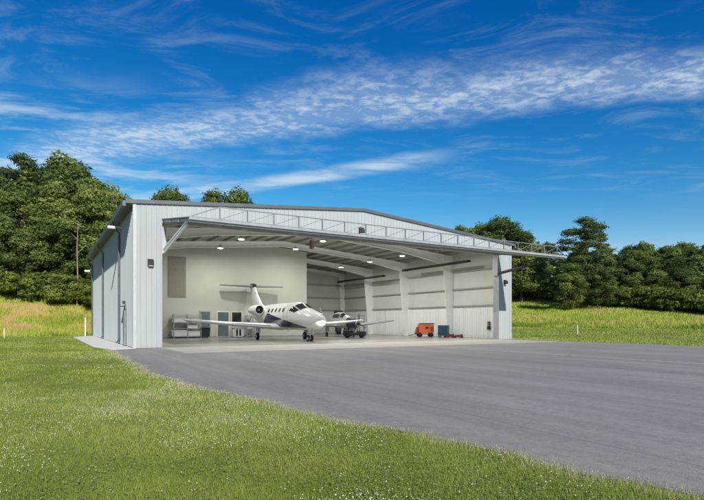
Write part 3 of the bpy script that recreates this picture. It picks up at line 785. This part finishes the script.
m = MB(); m.tube([(-.55,-.45,1.56),(-.55,-.45,2.4),(.55,-.45,2.4),(.55,-.45,1.56)], .02, 6); m.tube([(.55,-.45,2.4),(.55,.45,2.4),(.55,.45,1.56)], .02, 6); m.build('rail', M['dark'], e)
e = empty('air_compressor', (27.6, 23.6, .014)); tag(e, 'tall dark upright air compressor tank deep inside, right of the jet nose', 'compressor')
m = MB(); m.tube([(0,0,.25),(0,0,.4),(0,0,2.3),(0,0,2.5)], [.2,.42,.42,.15], 18); m.build('tank', M['dark'], e, smooth=50)
for a in range(3): m = MB(); m.bar((.34*math.cos(a*2.1),.34*math.sin(a*2.1),0),(.34*math.cos(a*2.1),.34*math.sin(a*2.1),.5),.06); m.build('leg', M['dark'], e)
m = MB(); m.bev(-.5,.45,-.32,.32,2.5,3.05,.05); m.build('motor', M['dark'], e)
m = MB(); m.tube([(.3,-.36,2.75),(.3,-.42,2.75)], .24, 16); m.build('flywheel', M['black'], e)
# white storage cabinets at the back right
for k, (x, w, h, lb) in enumerate(((24.4,1.1,2.35,'tall white storage cabinet at the back wall, left of its twin'),(26.0,1.3,2.35,'tall white storage cabinet at the back wall, right of its twin'))):
    e = empty('storage_cabinet', (x, 29.9, .014)); tag(e, lb, 'cabinet', 'white cabinets at the back wall')
    m = MB(); m.bev(-w/2,w/2,-.28,.28,.05,h,.02); m.build('carcass', M['white'], e)
    for s in (-1,1):
        m = MB(); m.box(min(s*.012,s*(w/2-.03)),max(s*.012,s*(w/2-.03)),-.305,-.282,.12,h-.06); d = m.build('door', M['white'], e)
        m = MB(); m.box(s*.06-.012,s*.06+.012,-.33,-.307,1.0,1.25); m.build('handle', M['dark'], d)
# shelving by the office wall
def rack(x0, x1, y, h, shelves, label):
    e = empty('shelf_rack', ((x0+x1)/2, y, .014)); w = (x1-x0)/2
    tag(e, label, 'shelf')
    for sx in (-1,0,1):
        for sy in (-.28,.28): m = MB(); m.box(sx*w-.03,sx*w+.03,sy-.03,sy+.03,0,h); m.build('upright', M['greysteel'], e)
    for z in shelves: m = MB(); m.box(-w+.032,w-.032,-.32,.32,z-.04,z); m.build('shelf', M['greysteel'], e)
    return e
sx0, sx1 = pxX(172), pxX(199.0)
rack(sx0, sx1, 18.4, 2.4, (.18,.95,1.55,2.3), 'long grey steel shelf rack along the office wall at the far left')
desc = ['wide white tote on the bottom shelf, left end of the long rack','white tote on the bottom shelf, right end of the long rack','low pale box on the middle shelf of the long rack','pale box on the upper shelf, left end of the long rack','small pale box on the upper shelf, right end of the long rack']
for (fx, wd, z, hh), lb in zip(((.22,1.5,.18,.58),(.74,1.2,.18,.5),(.68,1.0,.95,.3),(.2,1.3,1.55,.42),(.8,.7,1.55,.35)), desc):
    x = sx0+(sx1-sx0)*fx; m = MB(); z += .016
    m.bev(x-wd/2,x+wd/2,18.15,18.62,z,z+hh*.85,.03); o = m.build('storage_tote', M['bin']); tag(o, lb, 'tote', 'totes on the long rack')
    m = MB(); m.bev(x-wd/2-.03,x+wd/2+.03,18.12,18.65,z+hh*.85+.002,z+hh,.02); m.build('lid', M['white'], o)
rack(pxX(244), pxX(256), 18.4, 2.35, (.18,.9,1.6,2.25), 'short grey steel shelf rack on the office wall behind the jet engine')
for fx, z, lb in ((.3,.9,'small pale box on the short rack behind the jet, lower shelf'),(.6,1.6,'small pale box on the short rack behind the jet, upper shelf')):
    x = pxX(244)+(pxX(256)-pxX(244))*fx; m = MB(); z += .016
    m.bev(x-.35,x+.35,18.15,18.6,z,z+.35,.03); o = m.build('storage_box', M['bin']); tag(o, lb, 'box', 'boxes on the short rack')
# black wheeled bin before the office door, white bench under the dark window
e = empty('rolling_bin', (pxX(203.5), 18.3, .014)); tag(e, 'black wheeled bin in front of the leftmost office door', 'bin')
m = MB(); m.prism([(-.36,.1),(.36,.1),(.42,.95),(-.42,.95)], 'y', -.3, .3); m.build('body', M['black'], e)
m = MB(); m.bev(-.45,.45,-.34,.34,.952,1.03,.02); m.build('lid', M['black'], e); wheels(e, [(-.28,.28),(.28,.28)], .1, .06, 'x')
e = empty('work_bench', ((pxX(231)+pxX(241))/2, 18.45, .014)); tag(e, 'white work bench with drawers below the dark office window', 'bench')
w = (pxX(241)-pxX(231))/2
m = MB(); m.box(-w,w,-.32,.32,.9,.96); m.build('bench_top', M['greysteel'], e)
m = MB(); m.bev(-w+.03,w-.03,-.28,.3,.05,.898,.015); m.build('cabinet', M['white'], e)
for s in (-1,0,1): m = MB(); m.box(s*w*.62-.25,s*w*.62+.25,-.30,-.282,.15,.82); m.build('drawer', M['bin'], e)

# ------------------------------------------------------------------ stakes and poles outdoors
for x, y, h, lb in ((-8.1,28.2,.95,'short white marker stake in the lawn at the far left, before the bank'),(44.5,1.2,1.0,'short white marker stake in the mown grass right of the hangar')):
    m = MB(); z = Hf(x,y); m.tube([(x,y,z-.1),(x,y,z+h),(x,y,z+h+.04)], [.035,.035,.02], 8); o = m.build('marker_stake', M['pvc'], smooth=40); tag(o, lb, 'stake', 'white marker stakes')
m = MB(); m.tube([(-.75,30.9,.0),(-.75,30.9,2.1),(-.6,30.9,2.2)], .06, 8); o = m.build('vent_pipe', M['pvc'], smooth=40); tag(o, 'white upright pipe at the rear corner of the left side wall', 'pipe')
x, y = .8, 76.; z = Hf(x,y)

# ------------------------------------------------------------------ trees
def leaf_cloud(centres, radii, per, size, seed, flat=.75, hue=None):
    r = np.random.default_rng(seed); V = []; A = []
    for i, (c, rad) in enumerate(zip(centres, radii)):
        n = int(per*(rad/np.mean(radii))**2)
        d = r.normal(size=(n,3)); d /= np.linalg.norm(d,axis=1)[:,None]
        rr = rad*(.45+.6*r.random(n)**.5)
        # lumpy surface
        rr *= 1+.22*np.sin(d[:,0]*5+i)+.18*np.sin(d[:,2]*6+i*2)+.15*np.sin(d[:,1]*7+i*3)
        p = np.array(c)+d*rr[:,None]*np.array([1,1,flat])
        nrm = d*1.15+r.normal(size=(n,3))*.55; nrm /= np.linalg.norm(nrm,axis=1)[:,None]
        t = np.cross(nrm, r.normal(size=(n,3))); t /= np.linalg.norm(t,axis=1)[:,None]; b = np.cross(nrm,t)
        s = size*(.55+.9*r.random(n))[:,None]; q = np.empty((n,4,3))
        q[:,0] = p-t*s; q[:,1] = p-b*s*.55; q[:,2] = p+t*s; q[:,3] = p+b*s*.55
        V.append(q.reshape(-1,3)); h = r.random() if hue is None else hue[i]
        A.append(np.clip(.6*h+.4*r.random(n)+.0,0,1)*.9)
    return np.concatenate(V), np.concatenate(A)
def limbs(m, base, top, r0, centres, nb, rg):
    base = Vector(base); top = Vector(top); K = 7; pts = []; rad = []
    for k in range(K+1):
        t = k/K; p = base.lerp(top, t)+Vector((rg.normal()*.12, rg.normal()*.12, 0))*(1 if 0 < k else 0); pts.append(p); rad.append(r0*(1-t)**.8+.03)
    pts[0] = base
    m.tube([pts[0]+Vector((0,0,0)), pts[0]+Vector((0,0,.35))]+pts[1:], [r0*1.5, r0*1.05]+rad[1:], 9)
    for c in centres[:nb]:
        c = Vector(c); t = max(.22, min(.92, (c.z-base.z)/(top.z-base.z)-.18)); k = t*K; i = min(int(k), K-1); p = pts[i].lerp(pts[i+1], k-i)
        mid = p.lerp(c, .5)+Vector((0,0,-.25)); r_ = max(.035, rad[i]*.45)
        m.tube([p, mid, c], [r_, r_*.65, .02], 6)
def proto_tree(kind, seed, h, rad):
    rg = np.random.default_rng(seed); cs = []; rs = []
    if kind == 'broad':
        n = 46; lo = .20
        for i in range(n):
            t = (i+.5)/n; z = h*(lo+(.97-lo)*t)
            prof = math.sin(math.pi*min(1,.12+.88*t)**.85)**.75
            a = i*2.4+rg.random()*1.2; q = rad*prof*(.35+.62*rg.random()**.5)
            cs.append((q*math.cos(a), q*math.sin(a), z+rg.normal()*.4)); rs.append(h*(.065+.05*rg.random()))
        size, per, mat = .19, 520, 'leaf'
    elif kind == 'tall':   # taller, more open crown
        n = 34; lo = .38
        for i in range(n):
            t = (i+.5)/n; z = h*(lo+(.98-lo)*t); prof = (.55+.45*math.sin(t*7+seed))*math.sin(math.pi*(.15+.8*t))
            a = i*2.4+rg.random()*1.5; q = rad*max(.15,prof)*(.3+.7*rg.random())
            cs.append((q*math.cos(a), q*math.sin(a), z)); rs.append(h*(.05+.035*rg.random()))
        size, per, mat = .19, 380, 'leaf'
    elif kind == 'pine':
        n = 46; lo = .22
        for i in range(n):
            t = (i+.5)/n; z = h*(lo+(.98-lo)*t)
            a = i*2.4+rg.random(); q = rad*(1-.62*t**2.0)*(.3+.75*rg.random())*(1 if t < .93 else .3)
            cs.append((q*math.cos(a), q*math.sin(a), z+.3*rg.normal())); rs.append(h*(.046+.038*rg.random()))
        size, per, mat = .16, 430, 'pineleaf'
    elif kind == 'bush':
        n = 16
        for i in range(n):
            a = i*2.4; q = rad*(.2+.65*rg.random()); z = h*(.28+.5*rg.random())
            cs.append((q*math.cos(a), q*math.sin(a), z)); rs.append(h*(.18+.1*rg.random()))
        size, per, mat = .12, 420, 'bushleaf'
    V, A = leaf_cloud(cs, rs, per, size, seed+50, {'pine':.45,'tall':.7,'bush':.85}.get(kind,.72))
    root = empty({'broad':'broadleaf_tree','tall':'tall_tree','pine':'pine_tree','bush':'shrub'}[kind])
    m = MB(); limbs(m, (0,0,-.3), (rg.normal()*.2,rg.normal()*.2,h*(.92 if kind != 'bush' else .5)), {'bush':.05}.get(kind, h*.017), cs, len(cs) if kind != 'bush' else 8, rg)
    m.build('trunk' if kind != 'bush' else 'stem', M['bark'], root, smooth=60)
    raw_mesh('crown' if kind != 'bush' else 'foliage', V, 4, M[mat], {'rnd': A}, root)
    return root
PR = {}
SPEC = {'b0':('broad',1,15,5.2),'b1':('broad',2,17,5.6),'b2':('broad',3,14,5.8),'b3':('broad',14,16,4.6),'t0':('tall',4,18,5.2),'t1':('tall',5,17,4.6),'p0':('pine',6,20,4.6),'p1':('pine',17,18,3.6),'s0':('bush',8,3.4,2.1),'s1':('bush',9,2.6,2.0)}
used = set()
def plant(k, x, y, h, label, group=None, wide=1.0, dz=0, rz=None):
    if k not in PR: PR[k] = proto_tree(*SPEC[k])
    if k not in used: o = PR[k]; used.add(k)
    else: o = copy_tree(PR[k])
    s = h/SPEC[k][2]; o.scale = (s*wide, s*wide, s); o.location = (x, y, Hf(x,y)+dz); o.rotation_euler.z = random.uniform(0, 6.28) if rz is None else rz
    if 'group' in o: del o['group']
    tag(o, label, 'shrub' if k[0] == 's' else 'tree', group)
    return o
def at(px, z):
    k = (px-352)/508; return (-4.56+z*(k*.8563+.5165), -33.1+z*(-k*.5165+.8563))
def topped(k, px, z, ytop, label, group=None, wide=1.0, **kw):
    """tree whose top stands at the surveyed height angle"""
    x, y = at(px, z); h = ((322-ytop)/508*z+1.6-Hf(x,y))*.95; return plant(k, x, y, h, label, group, wide, **kw)
# singular trees
topped('b3', 570, 100, 262, 'lower bushy tree in front of the tallest pine, on its left', wide=1.2)
topped('b2', 598, 101, 266, 'lower bushy tree in front of the tallest pine, on its right', wide=1.1)
topped('p0', 585, 108, 213, 'tallest dark pine with gaps in its crown, right of the hangar roof', wide=1.3)
topped('b1', 501, 122, 215, 'broad tall tree whose crown rises just over the right roof end', wide=1.25)
topped('b0', 479, 126, 222, 'rounded tree top over the roof slope, left of the broad one', wide=1.15)
topped('t1', 461, 128, 223, 'smallest tree top showing over the roof slope at its right half')
topped('b3', 521, 120, 228, 'rounded dark tree between the roof end and the tall pine', wide=1.2)
topped('b1', 172, 106, 185, 'round tree top over the left part of the hangar roof', wide=1.0)
topped('t0', 213, 108, 186, 'feathery tree top over the roof, second from the left')
topped('b2', 236, 110, 193, 'lowest tree top over the roof, left of the roof ridge', wide=1.2)
topped('p0', 22, 90, 148, 'tallest pine of the left wood, near the picture edge', wide=1.0)
topped('b1', 76, 88, 161, 'large round broadleaf tree crowning the left wood', wide=1.1)
topped('b0', 112, 92, 186, 'broadleaf tree of the left wood, next to the hangar corner', wide=.8)
topped('p1', 601, 112, 231, 'slimmer pine leaning close to the tallest pine, on its right')
# left wood
GL = 'trees of the left wood'; LL = 'dense green broadleaf tree standing in the left wood above the bank'
kinds = ['b0','b1','b2','b3','b0','t1','b2']
i = 0
for row, (z, pxs, yt) in enumerate(((79,[-62,-30,4,36,66,98,126,150],222),(84,[-75,-44,-12,22,52,84,112,140],192),(91,[-60,-20,2,40,60,92,120,160],172),(99,[-40,-5,30,58,80,104,130],196))):
    for px in pxs:
        yy = yt+random.uniform(-9,9)+max(0,(px-70))*.55-(6 if 30 < px < 90 else 0)
        topped(kinds[i%7], px+random.uniform(-5,5), z+random.uniform(-2,2), yy, LL, GL, wide=1.15+.15*random.random()); i += 1
# behind the hangar (hidden at most, shows from the side)
for px in (188, 262, 300): topped(kinds[i%7], px, 112, 206, 'broadleaf tree on the slope behind the hangar', 'trees behind the hangar', 1.1); i += 1
# right wood
GR = 'trees of the right wood'; LR = 'bushy green broadleaf tree standing in the right wood beyond the field'
prof = [(440,250),(500,250),(530,240),(560,250),(620,248),(640,247),(665,243),(690,240),(720,242),(800,238)]
def py(px):
    return float(np.interp(px, [p[0] for p in prof], [p[1] for p in prof]))
for row, (off, dy) in enumerate(((2,30),(9,17),(18,6),(30,0))):
    for px in np.arange(462+row*7, 800, 25-row*1.5):
        px = float(px)+random.uniform(-6,6); k = (px-352)/508
        zf = (101+off+4.56)/(k*.8563+.5165)   # along the wood's front line X = 101
        zf = min(zf, 138+off)
        topped(kinds[i%7], px, zf, py(px)+dy+random.uniform(-5,5), LR, GR, 1.15+.3*random.random()); i += 1
# shrubs along both wood edges
for px in np.arange(-66, 150, 9): topped('s%d' % (i%2), float(px)+random.uniform(-3,3), 76+random.uniform(-1.5,1.5), 276+random.uniform(-7,5), 'leafy shrub at the foot of the left wood', 'shrubs edging the left wood', 1.2); i += 1
for px in np.arange(505, 790, 8):
    px = float(px)+random.uniform(-3,3); k = (px-352)/508; z = min((98.5+4.56)/(k*.8563+.5165), 128); x, y = at(px, z)
    plant('s%d' % (i%2), x, y, 3+random.random()*2.2, 'leafy shrub at the field edge of the right wood', 'shrubs edging the right wood', 1.25); i += 1
# far wooded ridge seen over the right wood is covered by its back row; bare pale trunk on the left
x, y = at(77, 75); z = Hf(x,y); m = MB(); m.tube([(x,y,z-.3),(x+.1,y,z+4),(x,y,z+9),(x+.15,y,z+12.8)], [.11,.09,.07,.03], 8)
for k, (dz_, dx) in enumerate(((8,.9),(10,-.8),(11.5,.6))): m.tube([(x+.05,y,z+dz_),(x+dx,y-.2,z+dz_+.9)], [.05,.015], 5)
o = m.build('dead_tree', simple('pale_dead_wood', (.22,.20,.165), .85, 0, .2, 5), smooth=60); tag(o, 'bare pale dead trunk standing before the left wood', 'tree')

# ------------------------------------------------------------------ grass
def snoise(x, y, s, seed=0):
    a = np.sin(x*s*1.0+seed)+np.sin(y*s*1.3+seed*2.1)+np.sin((x+y)*s*.7+seed*.7)+np.sin((x*1.7-y)*s*.9+1.3*seed)+.7*np.sin(x*s*2.9+y*s*2.1+seed)
    return .5+.5*a/4.7*1.5
def blades(name, x, y, hgt, wid, val, mat, lean=.45, label=None, tries=None, zoff=0.0):
    n = len(x); z = H(x,y)+zoff; a = rng.random(n)*2*np.pi; b = rng.random(n)*2*np.pi
    ln = hgt*lean*(.2+rng.random(n))
    q = np.empty((n,3,3)); dx = np.cos(a)*wid/2; dy = np.sin(a)*wid/2
    q[:,0] = np.stack([x-dx,y-dy,z-.01],1); q[:,1] = np.stack([x+dx,y+dy,z-.01],1)
    q[:,2] = np.stack([x+np.cos(b)*ln,y+np.sin(b)*ln,z+hgt],1)
    o = raw_mesh(name, q.reshape(-1,3), 3, mat, {'rnd': val}); tag(o, label, 'grass', None, 'stuff'); return o
def sector(n, z0, z1, a0=-44, a1=46, p=1.0):
    """points in a ring sector round the viewpoint, density falling with distance"""
    u = rng.random(n); z = z0*(z1/z0)**(u**p); a = np.radians(rng.uniform(a0,a1,n)); k = np.tan(a)
    return -4.56+z*(k*.8563+.5165), -33.1+z*(-k*.5165+.8563), z
def on_lawn(x, y, slop=.11):
    j = rng.normal(size=len(x))*slop
    left = (x < lawn_edge(y)+j) & ~((x > -2.15) & (y > -1.2+j) & (y < 31.5)) 
    left &= ~((x > -1.5) & (y > -1.3))
    return left & (y < 36)
x, y, z = sector(560000, 3.2, 62)
ok = on_lawn(x, y); x, y, z = x[ok], y[ok], z[ok]
pn = snoise(x,y,1.1,3)*.5+snoise(x,y,3.3,1)*.5; clov = snoise(x,y,.8,9)*.6+snoise(x,y,2.2,5)*.4
hg_ = (.030+.035*rng.random(len(x)))*(.45+1.0*pn)*np.clip(z/20,1,1.6); hg_ *= np.where(x > lawn_edge(y)-.35, 1.35, 1)
fr = (x > lawn_edge(y)-.3)
v = np.clip(-.02+.55*pn+.50*(rng.random(len(x))-.5)+.55*(snoise(x,y,.33,2)-.32)+.25*(snoise(x,y,1.9,13)-.5)+(rng.random(len(x))>.95)*.5+fr*(rng.random(len(x))>.6)*.55, 0, 1)
blades('lawn_grass', x, y, hg_, np.maximum(.0055, z*.0011), v, M['blade'], .7, 'short mown green grass of the lawn in front')
# broad clover leaves, low and flat
x, y, z = sector(150000, 3.2, 26); ok = on_lawn(x,y,.02); x, y, z = x[ok], y[ok], z[ok]
cn = snoise(x,y,.8,9)*.6+snoise(x,y,2.2,5)*.4; ok = rng.random(len(x)) < np.clip((cn-.4)*1.5,.03,.6); x, y, z = x[ok], y[ok], z[ok]
n = len(x); a = rng.random(n)*6.28; s = .006+.004*rng.random(n)+z*.0003; h = .025+.03*rng.random(n); q = np.empty((n,4,3))
for k in range(4): q[:,k] = np.stack([x+np.cos(a+k*1.571)*s, y+np.sin(a+k*1.571)*s, h+s*.5*rng.normal(size=n)*.7],1)
o = raw_mesh('clover', q.reshape(-1,3), 4, M['clover'], {'rnd': rng.random(n)}); tag(o, 'low clover leaves spread in patches over the lawn', 'clover', None, 'stuff')
# clover blossoms
x, y, z = sector(26000, 3.6, 26); ok = on_lawn(x,y,.0) & (x < lawn_edge(y)-.1); x, y, z = x[ok], y[ok], z[ok]
cn = snoise(x,y,.55,9)*.5+snoise(x,y,1.7,5)*.5; ok = rng.random(len(x)) < np.clip((cn-.52)*5,.015,1); x, y, z = x[ok], y[ok], z[ok]
n = len(x); r_ = (.0035+.005*rng.random(n)**2)*np.clip(z/9,1,1.8); h = .055+.045*rng.random(n)
dirs = np.array([(1,0,0),(0,1,0),(-1,0,0),(0,-1,0),(0,0,1),(0,0,-1)],float); tris = [(0,1,4),(1,2,4),(2,3,4),(3,0,4),(1,0,5),(2,1,5),(3,2,5),(0,3,5)]
q = np.empty((n,8,3,3))
for ti, t in enumerate(tris):
    for vi, vv in enumerate(t): q[:,ti,vi] = np.stack([x,y,h],1)+dirs[vv]*r_[:,None]
o = raw_mesh('clover_blossoms', q.reshape(-1,3), 3, M['flower']); tag(o, 'small white clover blossoms dotted over the lawn', 'flowers', None, 'stuff')
# gravel and crumbs along the paving edge
n = 9000; y = -33+32*rng.random(n)**1.3; x = lawn_edge(y)+rng.normal(size=n)*.10+.08; d = np.hypot(x+4.5,y+33); r_ = (.004+.010*rng.random(n)**3)*np.clip(d/9,.7,1.6)
q = np.empty((n,8,3,3)); jit = .7+.6*rng.random((n,6))
for ti, t in enumerate(tris):
    for vi, vv in enumerate(t): q[:,ti,vi] = np.stack([x,y,.006+r_*.5],1)+dirs[vv]*(r_*jit[:,vv])[:,None]*np.array([1,1,.6])
o = raw_mesh('gravel', q.reshape(-1,3), 3, simple('gravel_stone', (.33,.29,.24), .9, 0, .3, 9)); tag(o, 'small stones and grit along the edge of the paving', 'gravel', None, 'stuff')
# mown strip on the right
n = 60000; x = rng.uniform(32.7, 60, n); y = rng.uniform(-30, 36, n); d = np.hypot(x+4.5,y+33)
v = np.clip(.18+.35*snoise(x,y,.5,4)+.3*(rng.random(n)-.5)+(rng.random(n)>.78)*.4,0,1)
blades('verge_grass', x, y, .07+.06*rng.random(n), d*.0013, v, M['blade'], .6, 'mown grass strip between the apron and the field')
# tall field grass on the right bank
n = 150000; x = rng.uniform(56.5, 101, n); y = rng.uniform(-18, 72, n); d = np.hypot(x+4.5,y+33)
keep = rng.random(n) < np.where(x < 66, 1, .55); x, y, d = x[keep], y[keep], d[keep]; n = len(x)
v = np.clip(.10+.36*snoise(x,y,.23,6)+.22*snoise(x,y,.9,2)-.0+.32*(rng.random(n)-.5),0,.86)
v = np.clip(v-.30*(x < 61)*(snoise(x,y,.7,11) > .42)-.18*(snoise(x,y,.35,21) > .62), 0, .86)
blades('field_grass', x, y, (.28+.36*rng.random(n))*(.6+.6*snoise(x,y,.5,8)), d*.0011, v, M['tall'], .4, 'tall yellow green meadow grass on the field right of the hangar')
# rough bank on the left / behind
n = 90000; x = rng.uniform(-52, 8, n); y = rng.uniform(32.5, 74, n); d = np.hypot(x+4.5,y+33)
c = snoise(x,y,.33,5)*.6+snoise(x,y,.8,1)*.4; bare = (c > .56) & (y < 55); keep = ~bare | (rng.random(n) < .22); x, y, d, c = x[keep], y[keep], d[keep], c[keep]; n = len(x)
v = np.clip(-.04+.60*c+.20*snoise(x,y,.16,3)+.35*(rng.random(n)-.5)+.25*(y < 42)*c-np.clip((y-56)/30,0,.25),0,1)
blades('bank_grass', x, y, .25+.55*rng.random(n)*(1.2-c), d*.0012, v, M['tall'], .4, 'rough grass and straw on the bank behind the hangar at left')

# ------------------------------------------------------------------ sky, sun, camera
SUN_EL, SUN_AZ = 30, 8          # azimuth: degrees left of straight out of the door
wd = bpy.data.worlds.new('World'); SC.world = wd; wd.use_nodes = True
nt = wd.node_tree; N = nt.nodes; Lk = nt.links; bg = N['Background']
sky = N.new('ShaderNodeTexSky'); sky.sky_type = 'NISHITA'; sky.sun_disc = False; sky.sun_elevation = R(SUN_EL)
sdir = Vector((-math.sin(R(SUN_AZ))*math.cos(R(SUN_EL)), -math.cos(R(SUN_AZ))*math.cos(R(SUN_EL)), math.sin(R(SUN_EL))))
sky.sun_rotation = math.atan2(sdir.x, sdir.y); sky.altitude = 300; sky.air_density = 1.0; sky.dust_density = .15; sky.ozone_density = 3.5
def wm(op, a, b=None, c=None, clamp=False):
    x = N.new('ShaderNodeMath'); x.operation = op; x.use_clamp = clamp
    for v, i in ((a,0),(b,1),(c,2)):
        if v is None: continue
        if isinstance(v, (int,float)): x.inputs[i].default_value = v
        else: Lk.new(v, x.inputs[i])
    return x.outputs[0]
gs = N.new('ShaderNodeHueSaturation'); gs.inputs['Saturation'].default_value = 1.35; gs.inputs['Hue'].default_value = .497; Lk.new(sky.outputs[0], gs.inputs['Color'])
sc_ = N.new('ShaderNodeSeparateColor'); Lk.new(gs.outputs[0], sc_.inputs[0]); gm = N.new('ShaderNodeCombineColor')
# deep polarised blue: per channel response curve on the physical sky
KS = .14
def chan(i, tint, p, a): return wm('DIVIDE', wm('MULTIPLY', wm('POWER', wm('MULTIPLY', sc_.outputs[i], tint*KS), p), a), KS)
cB = chan(2, 1.12, .93, .745); cG = wm('MINIMUM', chan(1, .97, 1.3, 1.15), wm('MULTIPLY', cB, .92)); cR = wm('MINIMUM', chan(0, .62, 1.75, 8.2), wm('MULTIPLY', cB, .82))
for i_, c_ in enumerate((cR, cG, cB)): Lk.new(c_, gm.inputs[i_])
tc = N.new('ShaderNodeTexCoord'); sp = N.new('ShaderNodeSeparateXYZ'); Lk.new(tc.outputs['Generated'], sp.inputs[0])
dz = wm('MAXIMUM', sp.outputs[2], .02)
# position on a flat cloud layer, turned to the wind direction
YAW = 31.1; cy, sy = math.cos(R(YAW)), math.sin(R(YAW))
u = wm('DIVIDE', wm('ADD', wm('MULTIPLY', sp.outputs[0], cy), wm('MULTIPLY', sp.outputs[1], -sy)), dz)
v = wm('DIVIDE', wm('ADD', wm('MULTIPLY', sp.outputs[0], sy), wm('MULTIPLY', sp.outputs[1], cy)), dz)
cb = N.new('ShaderNodeCombineXYZ'); Lk.new(u, cb.inputs[0]); Lk.new(v, cb.inputs[1])
def wn(scale, detail=6, rough=.6, dist=0, sc=(1,1,1), off=(0,0,0), rot=0):
    mp = N.new('ShaderNodeMapping'); Lk.new(cb.outputs[0], mp.inputs[0]); mp.inputs['Scale'].default_value = sc; mp.inputs['Location'].default_value = off; mp.inputs['Rotation'].default_value = (0,0,rot)
    x = N.new('ShaderNodeTexNoise'); Lk.new(mp.outputs[0], x.inputs[0]); x.inputs['Scale'].default_value = scale; x.inputs['Detail'].default_value = detail; x.inputs['Roughness'].default_value = rough; x.inputs['Distortion'].default_value = dist
    return x.outputs['Fac']
def ramp2(f, a, b, lo=0., hi=1.):
    x = N.new('ShaderNodeMapRange'); x.interpolation_type = 'SMOOTHSTEP'; Lk.new(f, x.inputs[0]); x.inputs[1].default_value = a; x.inputs[2].default_value = b; x.inputs[3].default_value = lo; x.inputs[4].default_value = hi
    return x.outputs[0]
wob = wm('MULTIPLY', wm('SUBTRACT', wn(.9, 4), .5), .9)
def band(v0, slope, w_near, w_far, curve=0.0):
    """distance from the band line v = v0 + slope*u (+curve*u^2)"""
    line = wm('ADD', wm('MULTIPLY', u, slope), v0)
    if curve: line = wm('ADD', line, wm('MULTIPLY', wm('MULTIPLY', u, u), curve))
    d = wm('ADD', wm('SUBTRACT', v, line), wob)
    return wm('MULTIPLY', ramp2(d, -w_near, -w_near*.1, 0, 1), ramp2(d, w_far*.15, w_far, 1, 0))
b1 = band(2.36, -.33, .40, .40, .05)
wob = wm('MULTIPLY', wob, .45)
b2 = band(3.36, -.47, .26, .24); b2 = wm('MULTIPLY', b2, wm('MULTIPLY', ramp2(u, .1, .75, 1, 0), ramp2(u, -2.2, -1.2, .4, 1)))
left = wm('MULTIPLY', ramp2(u, -1.9, -.5, 1, 0), ramp2(v, 1.9, 2.5, 0, 1)); left = wm('MULTIPLY', left, ramp2(v, 3.4, 4.4, 1, 0))
puff = wn(15, 4, .6, .5, (1,1.2,1), rot=.5); wisp = wn(2.2, 7, .65, .6, (1,1.8,1), rot=.35); fineN = wn(22, 3, .6)
t1 = ramp2(wm('ADD', wm('MULTIPLY', puff, .45), wm('ADD', wm('MULTIPLY', wisp, .45), wm('MULTIPLY', fineN, .15))), .45, .64)
c1 = wm('MULTIPLY', b1, wm('ADD', wm('MULTIPLY', t1, .62), .30))
c2 = wm('MULTIPLY', b2, wm('ADD', wm('MULTIPLY', ramp2(wisp, .34, .60), .65), .25))
c3 = wm('MULTIPLY', left, ramp2(wn(1.6, 7, .62, .4, (1,1.9,1), (3,1,0)), .42, .68))
veil = wm('MULTIPLY', ramp2(wn(1.9, 8, .68, .8, (1,1.7,1), (7,2,0), .3), .46, .78), ramp2(v, 1.1, 1.7, .16, .26))
veil = wm('MULTIPLY', veil, ramp2(v, 3.2, 4.4, 1, .15))
cl = wm('MAXIMUM', wm('MAXIMUM', c1, c2), wm('MAXIMUM', wm('MULTIPLY', c3, .95), veil)); cl = wm('MULTIPLY', cl, .76, None, True)
mx = N.new('ShaderNodeMix'); mx.data_type = 'RGBA'; Lk.new(cl, mx.inputs[0]); Lk.new(gm.outputs[0], mx.inputs[6]); mx.inputs[7].default_value = (5.0,5.9,6.5,1)
Lk.new(mx.outputs[2], bg.inputs[0]); bg.inputs[1].default_value = .12
sl = bpy.data.lights.new('sun', 'SUN'); sl.energy = 5.0; sl.angle = R(.53); sl.color = (1,.955,.88)
so = bpy.data.objects.new('sun', sl); COL.objects.link(so); so.rotation_euler = sdir.to_track_quat('Z','Y').to_euler()

cam = bpy.data.cameras.new('camera'); co = bpy.data.objects.new('camera', cam); COL.objects.link(co); SC.camera = co
co.location = (-4.56,-33.1,1.6); co.rotation_euler = (R(90), 0, R(-31.1)); cam.sensor_width = 36; cam.lens = 36*508/704; cam.shift_y = 72/704
cam.clip_start = .1; cam.clip_end = 4000
SC.view_settings.view_transform = 'Standard'; SC.view_settings.look = 'None'; SC.view_settings.gamma = 1; SC.view_settings.use_curve_mapping = False
SC.view_settings.exposure = .22
SC.cycles.use_denoising = True
SC.cycles.max_bounces = 8; SC.cycles.diffuse_bounces = 4; SC.cycles.sample_clamp_indirect = 4
